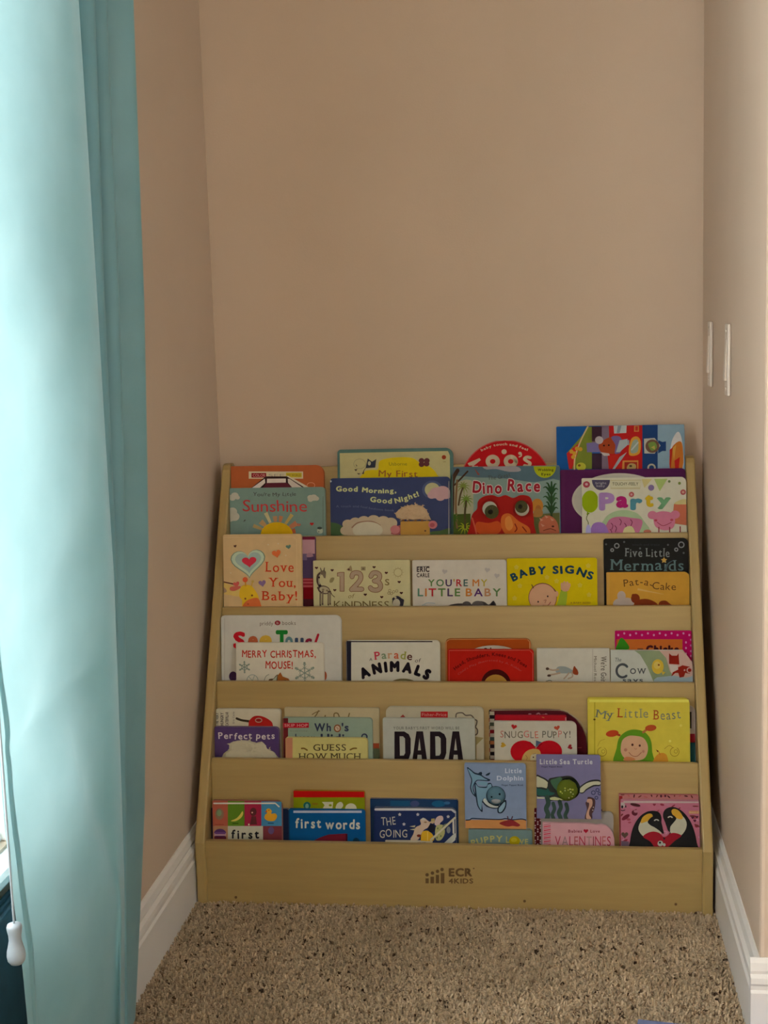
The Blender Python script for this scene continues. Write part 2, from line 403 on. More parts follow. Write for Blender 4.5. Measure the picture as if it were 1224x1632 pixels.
class Art:
    """Flat print on a plane: shapes are given in the frame of a close look (ox, oy, scale) and laid on the plane."""
    def __init__(s, O, ex, ez, nrm, rect, crop, ref, mats, frame):
        s.O, s.ex, s.ez, s.n, s.rect, s.ref, s.mats, s.frame = O, ex, ez, nrm, rect, ref, mats, frame
        s.ox, s.oy, s.s = crop; s.k = 0; s.V = []; s.F = []; s.I = []
    def crop(s, *c): s.ox, s.oy, s.s = c
    def loc(s, p):
        P = hit(s.ox + p[0]/s.s, s.oy + p[1]/s.s, s.O, s.n) - s.O
        return (P.dot(s.ex), P.dot(s.ez))
    def col(s, c):
        m_ = pal(c, s.ref) if not hasattr(c, 'name') else c
        if m_ not in s.mats: s.mats.append(m_)
        return s.mats.index(m_)
    def face(s, pts, c, lift=None):
        L = [s.loc(p) for p in pts]; L = clip(L, *s.rect)
        if not L: return
        Q = []
        for p in L:
            if not Q or abs(p[0]-Q[-1][0]) + abs(p[1]-Q[-1][1]) > 1e-6: Q.append(p)
        if len(Q) > 2 and abs(Q[0][0]-Q[-1][0]) + abs(Q[0][1]-Q[-1][1]) < 1e-6: Q.pop()
        if len(Q) < 3: return
        ar = sum(Q[i][0]*Q[(i+1) % len(Q)][1] - Q[(i+1) % len(Q)][0]*Q[i][1] for i in range(len(Q)))
        if abs(ar) < 1e-10: return
        if ar < 0: Q.reverse()
        o = len(s.V); h = 0.00006 + s.k*0.00002
        s.V += [s.frame(x, z, h) for x, z in Q]; s.F.append(tuple(range(o, o + len(Q)))); s.I.append(s.col(c))
    def poly(s, pts, c, smooth=0):
        s.k += 1; s.face(catmull(pts, smooth, True) if smooth else pts, c)
    def rect_(s, x0, y0, x1, y1, c): s.poly([(x0, y0), (x1, y0), (x1, y1), (x0, y1)], c)
    def ell(s, x, y, rx, ry, c, rot=0, n=28, a0=0, a1=360):
        t = math.radians(rot); P = []
        for i in range(n):
            a = math.radians(a0 + (a1 - a0)*i/(n if a1 - a0 == 360 else n - 1))
            u, v = rx*math.cos(a), ry*math.sin(a); P.append((x + u*math.cos(t) - v*math.sin(t), y + u*math.sin(t) + v*math.cos(t)))
        s.poly(P, c)
    def ring(s, x, y, rx, ry, w, c, n=28, a0=0, a1=360):
        s.line([(x + rx*math.cos(math.radians(a0 + (a1-a0)*i/n)), y + ry*math.sin(math.radians(a0 + (a1-a0)*i/n))) for i in range(n+1)], w, c, 0)
    def line(s, pts, w, c, smooth=5, taper=False):
        s.k += 1
        P = catmull(pts, smooth) if smooth and len(pts) > 2 else list(pts)
        N = len(P); A = []; B = []
        for i in range(N):
            a = P[max(0, i-1)]; q = P[min(N-1, i+1)]; dx, dy = q[0]-a[0], q[1]-a[1]; l = math.hypot(dx, dy) or 1
            ww = w*(1 - 0.85*i/(N-1)) if taper else w
            nx, ny = -dy/l*ww/2, dx/l*ww/2; A.append((P[i][0]+nx, P[i][1]+ny)); B.append((P[i][0]-nx, P[i][1]-ny))
        for i in range(N-1): s.face([A[i], A[i+1], B[i+1], B[i]], c)
        if not taper and w*1.0/s.s > 1.2:
            for p in (P[0], P[-1]): s.face([(p[0] + w/2*math.cos(a*math.pi/4), p[1] + w/2*math.sin(a*math.pi/4)) for a in range(8)], c)
    def heart(s, x, y, w, h, c, rot=0):
        t = math.radians(rot); P = []
        for i in range(32):
            a = 2*math.pi*i/32; u = w/2*math.sin(a)**3; v = -h/2*(13*math.cos(a) - 5*math.cos(2*a) - 2*math.cos(3*a) - math.cos(4*a))/15.5
            P.append((x + u*math.cos(t) - v*math.sin(t), y + u*math.sin(t) + v*math.cos(t)))
        s.poly(P, c)
    def star(s, x, y, r, c, n=5, q=0.45, rot=-90):
        s.poly([(x + (r if i % 2 == 0 else r*q)*math.cos(math.radians(rot + i*180/n)), y + (r if i % 2 == 0 else r*q)*math.sin(math.radians(rot + i*180/n))) for i in range(2*n)], c)
    def text(s, t, x0, x1, y, h, c, bold=0.0, cols=None, path=None, jit=0, rj=0, serif=0, outline=None, gap=0.10, seed=1, shear=0):
        for lay in ((('o',), ) if outline else ()) + (('t',), ):
            s.k += 1; K0 = s.k; rnd = random.Random(seed)
            off = bold + (outline[1] if lay[0] == 'o' else 0)
            SH = [(0, 0)] if off < 0.008 else [(-off*.7, 0), (off*.7, 0)] if off < 0.016 else [(off*math.cos(i*math.pi/4), off*math.sin(i*math.pi/4)) for i in range(8)]
            if lay[0] == 't' and off >= 0.03: SH = SH + [(0, 0)]
            pos = []; cx = 0
            for ch in t:
                if ch == ' ': cx += 0.30; pos.append(None); continue
                vs = glyph(ch, 0.0)[0]; a = min(v[0] for v in vs); z = max(v[0] for v in vs)
                cx += bold; pos.append((cx - a, (cx + cx + z - a)/2)); cx += z - a + gap + bold
            tot = cx - gap
            if path:
                PP = catmull(path, 8) if len(path) > 2 else list(path); L = [0]
                for i in range(1, len(PP)): L.append(L[-1] + math.hypot(PP[i][0]-PP[i-1][0], PP[i][1]-PP[i-1][1]))
                sx = L[-1]/tot
            else: sx = (x1 - x0)/tot
            sy = h/(CAPH + 2*bold); ci = 0
            for ch, p in zip(t, pos):
                if p is None: continue
                vs, ps, bd = glyph(ch, 0.0); ox, mid = p; s.k = K0
                if path:
                    d = mid*sx; i = 1
                    while i < len(L) - 1 and L[i] < d: i += 1
                    f = (d - L[i-1])/((L[i]-L[i-1]) or 1); bx, by = lerp(PP[i-1][0], PP[i][0], f), lerp(PP[i-1][1], PP[i][1], f)
                    an = math.atan2(PP[i][1]-PP[i-1][1], PP[i][0]-PP[i-1][0])
                else: bx, by, an = x0 + mid*sx, y, 0
                by += rnd.uniform(-jit, jit); an += math.radians(rnd.uniform(-rj, rj))
                ca, sa = math.cos(an), math.sin(an)
                def T(u, v):
                    gx = (u + ox - mid)*sx + shear*v*sy; gy = -(v + bold)*sy
                    return (bx + gx*ca - gy*sa, by + gx*sa + gy*ca)
                cc = outline[0] if lay[0] == 'o' else (cols[ci % len(cols)] if cols else c)
                for du, dv in SH:
                    s.k += 0.5
                    for q in ps: s.face([T(vs[i][0] + du, vs[i][1] + dv) for i in q], cc)
                if serif and lay[0] == 't':
                    ys = [v[1] for v in vs]; xs = [v[0] for v in vs]; y0, y1 = min(ys), max(ys)
                    for i, j in bd:
                        a, q = vs[i], vs[j]
                        if abs(a[1]-q[1]) < 0.004 and abs(a[0]-q[0]) > 0.04 and ch not in '.,!\'':
                            top = abs(a[1]-y1) < 0.02; bot = abs(a[1]-y0) < 0.02; xh = abs(a[1] - 0.75*CAPH) < 0.06
                            if not (top or bot or xh): continue
                            l, r = min(a[0], q[0]), max(a[0], q[0]); th = 0.05; zz = a[1]
                            v0, v1 = (zz, zz + th) if zz < 0.2 else (zz - th, zz)
                            if r - l > 0.2: r = l
                            s.face([T(l - serif, v0), T(r + (serif if r > l else 0.02), v0), T(r + (serif if r > l else 0.02), v1), T(l - (serif if zz < .2 or r - l <= 0 or ch.isupper() else serif), v1)], cc)
                ci += 1
            s.k = K0 + 0.5*len(SH)
    def into(s, mb):
        mb.add(s.V, [], 0); o = len(mb.v) - len(s.V)
        mb.f += [tuple(o + j for j in q) for q in s.F]; mb.i += s.I

# ------------------------------------------------------------------ the book display
def wood_mat(name, axis):
    mt, nt, b = new_mat(name)
    tc = nt.nodes.new('ShaderNodeTexCoord'); mp = nt.nodes.new('ShaderNodeMapping')
    mp.inputs['Scale'].default_value = {'x': (2, 30, 30), 'z': (30, 6, 2)}[axis]
    nt.links.new(tc.outputs['Object'], mp.inputs[0])
    n = nt.nodes.new('ShaderNodeTexNoise'); n.inputs['Scale'].default_value = 3; n.inputs['Detail'].default_value = 5
    nt.links.new(mp.outputs[0], n.inputs['Vector'])
    r = ramp(nt, n.outputs['Fac'], [(0.25, (0.420, 0.305, 0.115)), (0.55, (0.460, 0.336, 0.128)), (0.8, (0.495, 0.365, 0.143))])
    nt.links.new(r.outputs[0], b.inputs['Base Color']); b.inputs['Roughness'].default_value = 0.36
    return mt
M_WOODX = wood_mat('birch_plywood_panel', 'x'); M_WOODZ = wood_mat('birch_plywood_side', 'z')
M_BURN = simple('burnt_brown_print', (0.150, 0.085, 0.030), 0.5, 0.1)
TILT = math.radians(8.0); TS, TC = math.sin(TILT), math.cos(TILT)
LIPS = [(-0.0493, 0.7464), (-0.1161, 0.6199), (-0.1817, 0.4957), (-0.2484, 0.3693), (-0.3152, 0.2425), (-0.3845, 0.1122)]
PT = 0.010
FLOORS = [None] + [LIPS[k][1] - 0.098 for k in range(1, 5)] + [0.012]
SL, SR, ST = -0.4495, 0.4610, 0.018
shelf = tag(empty('book_display', (0.006, -0.2, -0.006)), 'birch wood five-tier book display standing between the alcove walls', 'bookshelf')
def shelf_part(name, mb, mt, bevel=0.0):
    mb.v = [(x - 0.006, y + 0.2, z + 0.006) for x, y, z in mb.v]
    return mb.build(name, mt, shelf, bevel=bevel)
side = [(-0.3926, -0.006), (-0.3926, 0.111), (-0.066, 0.7290), (-0.058, 0.7440), (-0.050, 0.7520), (-0.042, 0.7546), (-0.028, 0.7546), (-0.022, 0.7500), (-0.020, 0.7420), (-0.020, -0.006)]
for x0 in (SL, SR - ST):
    b = MB(); b.extrude(side, 'x', x0, x0 + ST); shelf_part('side_panel', b, M_WOODZ, 0.003)
def up(k, z): return LIPS[k][0] - (LIPS[k][1] - z)*TS/TC             # Y of panel k's front face at height z
for k in range(5):
    yt, zt = LIPS[k]; zb = FLOORS[k+1] - 0.008; yb = up(k, zb)
    b = MB(); b.extrude([(yb, zb), (yt, zt), (yt + PT, zt), (yb + PT, zb)], 'x', SL + ST, SR - ST)
    shelf_part('back_panel' if k == 0 else 'tier_panel', b, M_WOODX, 0.0015)
for k in range(1, 6):
    zf = FLOORS[k]; yf = (up(k, zf) if k < 5 else LIPS[5][0]) + PT + 0.0005; yb = up(k-1, zf) - 0.0005
    b = MB(); b.box(SL + ST, SR - ST, yf, yb, zf - 0.008, zf); shelf_part('pocket_floor', b, M_WOODX)
b = MB(); yt, zt = LIPS[5]; mats = [M_WOODX, M_BURN]
b.box(SL + ST, SR - ST, yt, yt + PT, -0.006, zt)
A = Art(Vector((0, yt, 0)), Vector((1, 0, 0)), Vector((0, 0, 1)), Vector((0, -1, 0)), (-0.43, 0.44, 0, 0.11), (600, 1350, 4.708), None, mats, lambda x, z, h: (x, yt - h, z))
for x, y, x0, x1, yy in ((380, 208, 368, 392, 235), (420, 195, 405, 432, 222), (458, 182, 445, 470, 208), (492, 168, 482, 510, 195)):
    A.ell(x, y, 13, 13, M_BURN); A.rect_(x0, yy, x1, 272, M_BURN)
A.text('ECR', 542, 718, 221, 63, M_BURN, 0.045, gap=0.06); A.rect_(724, 156, 736, 164, M_BURN)
A.text('4KIDS', 542, 726, 273, 38, M_BURN, 0.035)
A.crop(0, 0, 1)
for x, y in ((376, 1430), (836, 1436), (1077, 1441)): A.ell(x, y, 2.2, 2.2, M_BURN)
A.into(b); shelf_part('front_panel', b, mats)

# ------------------------------------------------------------------ books
M_PAGE = simple('page_edges', (0.66, 0.60, 0.50), 0.6, 0.06, 300)
def refwhite(px):
    t = (px - 340)/770.0
    return tuple(lerp(a, c, t) for a, c in zip((0.370, 0.302, 0.230), (0.585, 0.490, 0.370)))
GROUPS = {1: 'books in the top tier of the display', 2: 'books in the second tier of the display', 3: 'books in the middle tier of the display',
          4: 'books in the fourth tier of the display', 5: 'books in the bottom tier of the display'}
def prism(mb, prof, y0, y1, kf, ks, kb):
    n = len(prof); o = len(mb.v)
    mb.v += [(x, y0, z) for x, z in prof] + [(x, y1, z) for x, z in prof]
    mb.f.append(tuple(range(o, o + n))); mb.i.append(kf)
    mb.f.append(tuple(range(o + 2*n - 1, o + n - 1, -1))); mb.i.append(kb)
    for j in range(n):
        mb.f.append((o + j, o + j + n, o + (j+1) % n + n, o + (j+1) % n)); mb.i.append(ks)
def round_outline(w, h, rl, rr, ins=0.0):
    P = [(-w/2 + ins, 0.0), (w/2 - ins, 0.0)]
    x1, x0, z1 = w/2 - ins, -w/2 + ins, h - ins
    for cx, r, a0 in ((x1, rr, 0), (x0, rl, 90)):
        s = 1 if cx > 0 else -1
        for i in range(7):
            a = math.radians(a0 + 90*i/6); P.append((cx - s*r + r*math.cos(a), z1 - r + r*math.sin(a)))
    return P
def book(label, k, off, t, x0, x1, yt, cover, crop, art=None, rl=1.5, rr=8, edge=None, pages=4, spine=None, lean=0.0, yb=None,
         name='board_book', top=None, hole=None, part=None):
    a = TILT + math.radians(lean); s_, c_ = math.sin(a), math.cos(a)
    upv, nrm = Vector((0, s_, c_)), Vector((0, -c_, s_))
    pn = Vector((0, -TC, TS)); Pf = Vector((0, LIPS[k-1][0], LIPS[k-1][1])) + pn*off        # a point on the plane parallel to the panel
    if yb is None: zb = FLOORS[k] + t*s_ + 0.0006
    else: zb = hit((x0+x1)/2, yb, Pf, pn).z
    yb_ = Pf.y - (Pf.z - zb)*TS/TC
    O = Vector((0, yb_, zb))
    L = hit(x0, yt + 4, O, nrm); R = hit(x1, yt + 4, O, nrm)
    lx = max(L.x, SL + ST + 0.0012); rx = min(R.x, SR - ST - 0.0012)
    w = rx - lx; O.x = (lx + rx)/2
    h = (hit((x0+x1)/2, yt, O, nrm) - O).dot(upv)
    mpp = w/(x1 - x0)
    e = tag(empty(name, O, (-a, 0, 0)), label, 'book', GROUPS[k])
    ref = refwhite((x0+x1)/2)
    mc = pal(cover, ref); me_ = pal(edge, ref) if edge else M_PAGE
    mats = [mc, me_]
    if top:      # a top outline taken from corner points, right to left
        pts = []
        for p in top:
            q = hit(p[0], p[1], O, nrm) - O; pts.append((max(-w/2, min(w/2, q.x)), q.dot(upv)))
        prof = [(-w/2, 0.0), (w/2, 0.0)] + pts
        inner = [(x*(1 - 0.003/w), z - 0.0015 if z > 0.01 else z) for x, z in prof]
    else:
        prof = round_outline(w, h, rl*mpp, rr*mpp); inner = round_outline(w, h, rl*mpp, rr*mpp, 0.0015)
    tc = 0.0022
    b = MB()
    if hole:     # a board with a round window through it
        q = hit(hole[0], hole[1], O, nrm) - O; hc = (q.x, q.dot(upv)); hr = hole[2]*mpp
        cu = bpy.data.curves.new('board', 'CURVE'); cu.dimensions = '2D'; cu.fill_mode = 'BOTH'; cu.extrude = tc/2
        for P in (prof, [(hc[0] + hr*math.cos(i*math.pi/18), hc[1] + hr*math.sin(i*math.pi/18)) for i in range(36)]):
            sp = cu.splines.new('POLY'); sp.points.add(len(P) - 1); sp.use_cyclic_u = True
            for pt, (x, z) in zip(sp.points, P): pt.co = (x, z, 0, 1)
        oo = bpy.data.objects.new('board', cu); COL.objects.link(oo)
        dg = bpy.context.evaluated_depsgraph_get(); dg.update()
        me = bpy.data.meshes.new_from_object(oo.evaluated_get(dg))
        o_ = len(b.v)
        b.v += [(v.co.x, tc/2 - v.co.z, v.co.y) for v in me.vertices]
        for p in me.polygons: b.f.append(tuple(o_ + i for i in p.vertices)); b.i.append(0)
        bpy.data.objects.remove(oo); bpy.data.curves.remove(cu); bpy.data.meshes.remove(me)
    else: prism(b, prof, 0, tc, 0, 1, 0)
    prism(b, prof, t - tc, t, 0, 1, 0)
    if not spine and not top: b.box(-w/2, -w/2 + 0.0012, tc, t - tc, 0.0, h - max(0.004, rl*mpp), 0)
    A = Art(O, Vector((1, 0, 0)), upv, nrm, (-w/2 + 0.0004, w/2 - 0.0004, 0.0, h - 0.0004), crop, ref, mats, lambda x, z, hh: (x, -hh, z))
    if art: art(A)
    A.into(b)
    o = b.build('cover', mats, e)
    b = MB(); n = pages; dy = (t - 2*tc)/n
    if hole: ip = [(x, z) for x, z in inner]
    for i in range(n): prism(b, inner, tc + i*dy + dy*0.06, tc + (i+1)*dy - dy*0.06, 0, 0, 0)
    b.build('page_block', M_PAGE, e)
    if spine:
        sp_mats = [pal(c, ref) for c in spine]; b = MB(); n = len(spine); hh = h - max(0.002, rl*mpp)
        if n == 1: b.box(-w/2 - 0.0008, -w/2 + 0.001, 0.0003, t - 0.0003, 0, hh)
        else:
            m_ = 26
            for i in range(m_): b.box(-w/2 - 0.0008, -w/2 + 0.001, 0.0003, t - 0.0003, hh*i/m_, hh*(i+1)/m_, i % n)
        b.build('spine', sp_mats, e)
    e['_w'] = w
    if part: part(e, A, mpp)
    del e['_w']
    return e
def fluff(name, e, A, pts, c, depth, seed=1, nz=90):
    """A raised woolly or furry patch in the outline PTS of the close look."""
    rnd = random.Random(seed); L = [A.loc(p) for p in pts]
    cx = sum(p[0] for p in L)/len(L); cz = sum(p[1] for p in L)/len(L)
    RING = 9; V = []; F = []; n = len(L)
    for k in range(RING + 1):
        q = 1 - k/RING
        for x, z in L:
            u, v = cx + (x-cx)*q, cz + (z-cz)*q
            hgt = depth*math.sqrt(max(0, 1 - q*q))*0.8 + depth*0.55*abs(mnoise.noise(Vector((u*nz*3, v*nz*3, seed)))) if k else 0
            V.append((u + rnd.uniform(-1, 1)*.0003, -0.0018 - hgt if k else -0.0002, v + rnd.uniform(-1, 1)*.0003))
    for k in range(RING):
        for j in range(n): F.append((k*n + j, k*n + (j+1) % n, (k+1)*n + (j+1) % n, (k+1)*n + j))
    o = obj(name, V, F, pal(c, A.ref, 0.95), e, smooth=True)
    # tufts round the rim and over the surface
    V = [tuple(v.co) for v in o.data.vertices]; F = [tuple(p.vertices) for p in o.data.polygons]
    for i in range(int(n*16)):
        j = rnd.randrange(len(V) - n); x, y, z = V[j]
        dx, dz = x - cx, z - cz; l = math.hypot(dx, dz) or 1; q = 0.0022
        tx, tz = dx/l*q + rnd.gauss(0, .0012), dz/l*q + rnd.gauss(0, .0012)
        o_ = len(V); V += [(x - tz*.3, y, z + tx*.3), (x + tz*.3, y, z - tx*.3), (x + tx, y - 0.0012, z + tz)]; F.append((o_, o_+1, o_+2))
    me = o.data; me.clear_geometry(); me.from_pydata(V, [], F); me.update()
    return o
def dome(name, e, A, x, y, r, depth, c, rough=0.6, sq=1.0, mt=None, bumps=0.0, y0=0.0):
    cx, cz = A.loc((x, y)); q = A.loc((x + r, y)); rr = q[0] - cx; V = []; F = []; NS, NR = 28, 9
    for k in range(NR + 1):
        t = math.pi/2*k/NR
        for j in range(NS):
            a = 2*math.pi*j/NS; u, v = rr*math.cos(t)*math.cos(a), rr*sq*math.cos(t)*math.sin(a)
            bb = bumps*mnoise.noise(Vector((u*900, v*900, t*6))) if bumps else 0
            V.append((cx + u*(1 + bb*8), -0.0004 - y0 - depth*math.sin(t) - bb*0.02, cz + v*(1 + bb*8)))
    for k in range(NR):
        for j in range(NS): F.append((k*NS + j, k*NS + (j+1) % NS, (k+1)*NS + (j+1) % NS, (k+1)*NS + j))
    return obj(name, V, F, mt or pal(c, A.ref, rough), e, smooth=True)

WHITE_, BLACK_ = (160, 146, 122), (22, 19, 18)
def cloud(a, pts, c): 
    for x, y, r in pts: a.ell(x, y, r, r*0.85, c)

# ---- top tier
def art(a):
    a.rect_(316, 112, 905, 190, (150, 132, 100)); a.rect_(345, 128, 505, 178, (95, 22, 22)); a.text('COLOR', 360, 495, 170, 32, (150, 90, 80), .02)
    a.rect_(720, 125, 890, 175, (140, 118, 30)); a.text('MY WORLD', 735, 880, 165, 24, (95, 80, 20), .01); a.text('SEE', 530, 700, 168, 30, (120, 105, 85))
    a.poly([(330, 300), (500, 165), (740, 165), (980, 300)], (40, 22, 20)); a.poly([(460, 300), (510, 235), (730, 235), (800, 300)], (70, 25, 30))
    a.poly([(515, 190), (718, 188), (718, 232), (512, 236)], (158, 140, 120)); a.poly([(350, 290), (490, 190), (495, 235), (425, 300), (340, 300)], (158, 140, 120))
    a.poly([(738, 190), (760, 192), (905, 290), (800, 300), (742, 235)], (150, 132, 112)); a.poly([(720, 160), (745, 158), (975, 285), (930, 290)], (150, 134, 108))
    a.ring(990, 262, 42, 30, 6, (160, 105, 70))
book('orange board book with a white word strip, behind the green sun book', 1, .012, .011, 361, 516, 742, (128, 62, 30), (350, 735, 6.8), art, 2, 14, (120, 70, 40))
def art(a):
    cl = (132, 122, 100)
    cloud(a, [(110, 388, 28), (165, 375, 42), (140, 400, 34), (195, 395, 25)], cl); cloud(a, [(985, 395, 34), (1020, 395, 40), (1050, 405, 28), (985, 415, 30)], cl)
    cloud(a, [(110, 560, 55), (140, 545, 50), (160, 600, 56), (110, 610, 55)], cl)
    a.text("You're My Little", 362, 828, 378, 38, (48, 42, 38), -.004, jit=4, rj=4)
    a.text('Sunshine', 250, 945, 545, 120, (138, 40, 36), -.006, jit=5, rj=4)
    for an, ln, wd, c in ((-115, 120, 42, (140, 125, 85)), (-95, 60, 50, (135, 95, 60)), (-78, 65, 45, (140, 85, 50)), (-55, 125, 40, (140, 115, 60)), (-138, 70, 60, (135, 100, 60)), (-32, 90, 60, (140, 85, 55)), (-158, 110, 40, (135, 110, 65)), (-12, 40, 60, (140, 70, 40))):
        t = math.radians(an); x, y = 620 + 165*math.cos(t), 790 + 135*math.sin(t); dx, dy = math.cos(t), math.sin(t)
        a.poly([(x - dy*wd/3, y + dx*wd/3), (x + dx*ln - dy*wd/2, y + dy*ln + dx*wd/2), (x + dx*ln + dy*wd/2, y + dy*ln - dx*wd/2), (x + dy*wd/3, y - dx*wd/3)], c)
    a.ell(620, 800, 175, 140, (168, 118, 12)); a.heart(1000, 680, 44, 38, (135, 30, 25)); a.heart(858, 690, 46, 40, (125, 75, 55), 10)
    a.poly([(255, 660), (275, 630), (282, 645)], (55, 50, 40)); a.ell(1090, 755, 34, 30, (125, 125, 100)); a.ell(1085, 725, 26, 14, (50, 55, 45)); a.ell(1075, 765, 5, 5, BLACK_)
    a.rect_(1120, 380, 1124, 850, (60, 55, 45))
book('grey-green board book with red hand lettering and an orange rising sun', 1, .025, .011, 360, 518, 777, (86, 98, 82), (350, 735, 6.8), art, 2, 7)
def art(a):
    a.poly([(125, 100), (1130, 80), (1148, 120), (1155, 900), (135, 900)], (140, 126, 82))
    a.poly([(480, 250), (500, 170), (640, 140), (800, 145), (880, 200), (960, 225), (1030, 300), (1040, 420), (330, 420), (350, 280), (420, 255)], (158, 132, 14), 4)
    a.text('Usborne', 582, 750, 215, 30, (95, 85, 20), .0); a.text('My First', 485, 850, 322, 62, (110, 62, 26), .015, jit=4, rj=3)
    a.poly([(365, 240), (385, 150), (425, 180), (465, 155), (455, 235)], (38, 38, 42)); a.ell(400, 195, 14, 20, (130, 120, 90)); a.line([(365, 240), (345, 270), (350, 285)], 5, (60, 50, 40))
    a.ring(310, 200, 55, 45, 4, (110, 100, 70)); a.poly([(260, 250), (290, 248), (275, 270)], (55, 45, 35)); a.poly([(285, 285), (320, 290), (300, 300)], (55, 45, 35)); a.poly([(330, 290), (352, 265), (350, 295)], (55, 45, 35)); a.poly([(272, 200), (290, 220), (280, 225)], (70, 60, 45))
    for x, y in ((885, 170), (935, 170), (885, 205), (932, 200)): a.ell(x, y, 26, 24, (72, 34, 34))
    a.ell(1093, 138, 20, 20, (112, 40, 20)); a.text('Usb', 1083, 1110, 185, 12, (90, 80, 40))
book('tall cream book edged in teal with a bee, behind the blue sheep book', 1, .012, .011, 537.5, 722, 715, (62, 82, 70), (520, 705, 5.829), art, 6, 12)
def art(a):
    yl = (150, 144, 92)
    a.ell(985, 440, 95, 85, (60, 64, 80)); a.ell(985, 440, 70, 65, (132, 122, 82)); cloud(a, [(1020, 470, 60), (1080, 465, 70), (1110, 480, 55), (980, 490, 40), (1060, 505, 45)], (142, 108, 100))
    a.text('Good', 90, 292, 458, 50, yl, .045, rj=2, jit=2); a.text('Morning,', 0, 0, 0, 46, yl, .045, path=[(330, 462), (480, 474), (652, 470)], rj=2)
    a.text('Good Night!', 0, 0, 0, 50, yl, .04, path=[(405, 552), (600, 570), (720, 548), (865, 500)], rj=2)
    a.text('A touch and feel bedtime book', 0, 0, 0, 20, (78, 80, 88), .01, path=[(92, 604), (300, 605), (470, 630), (630, 642)])
    a.poly([(0, 760), (60, 745), (150, 780), (220, 900), (0, 920)], (52, 70, 40), 3); a.poly([(900, 900), (960, 835), (1060, 820), (1160, 800), (1160, 920)], (58, 72, 38), 3)
    w = (142, 122, 92)
    cloud(a, [(200, 760, 50), (270, 745, 55), (350, 735, 60), (440, 728, 62), (530, 735, 60), (600, 750, 60), (180, 820, 50), (240, 830, 60), (300, 830, 90), (440, 820, 110), (560, 830, 90)], w)
    a.line([(240, 790), (300, 745), (420, 735), (500, 770)], 12, (110, 80, 58)); a.ell(385, 815, 140, 78, (150, 136, 108))
    a.poly([(600, 850), (650, 790), (690, 770), (690, 850)], (120, 62, 55), 3)
    a.ell(640, 810, 45, 40, (145, 85, 78)); a.poly([(690, 735), (960, 730), (965, 900), (690, 900)], (140, 100, 42)); a.ell(990, 765, 42, 38, (142, 80, 76)); a.ell(985, 768, 22, 20, (120, 55, 55))
    for x in (715, 765, 830, 890): a.poly([(x-14, 735), (x+14, 735), (x, 708)], (95, 62, 36))
    a.ell(920, 822, 10, 8, (70, 45, 30)); a.rect_(1136, 360, 1142, 900, (120, 110, 95)); a.ell(42, 362, 9, 9, (150, 145, 135))
def part(e, A, mpp):
    P = [(655, 700), (640, 660), (670, 630), (700, 605), (740, 590), (790, 580), (840, 580), (890, 590), (930, 625), (950, 670), (975, 720), (930, 725), (870, 715), (810, 725), (750, 715), (700, 722)]
    fluff('fleece_patch', e, A, P, (148, 120, 86), .0025, 3)
book('dark blue book with a woolly lamb and pale yellow title', 1, .026, .012, 526, 717, 761, (42, 46, 66), (520, 705, 5.829), art, 5, 6, (60, 55, 60), part=part)
def art(a):
    cr = (150, 128, 98)
    a.ring(600, 560, 482, 482, 10, (150, 60, 50), 60)
    a.text('baby touch and feel', 0, 0, 0, 26, cr, .03, path=[(345, 195), (470, 145), (600, 130), (720, 150), (830, 190)])
    a.poly([(200, 320), (325, 265), (340, 285), (260, 350), (310, 350), (300, 400), (200, 400), (255, 345), (215, 345)], cr)
    for x, w in ((465, 52), (655, 52)): a.ring(x, 300, w, 48, 46, cr)
    a.ell(585, 198, 27, 26, cr); a.ell(752, 215, 18, 16, cr); a.line([(765, 215), (765, 240), (745, 252)], 14, cr)
    a.line([(860, 260), (825, 255), (800, 275), (830, 300), (860, 320), (840, 350), (800, 345)], 32, cr)
C_ = [(806 + 74*math.cos(math.radians(i)), 776 + 74*math.sin(math.radians(-i))) for i in range(-20, 201, 8)]
book('round red board book with white letters, behind the dinosaur book', 1, .011, .010, 732, 880, 702, (140, 14, 16), (715, 690, 6.616), art, 8, 8, (120, 40, 35), top=C_)
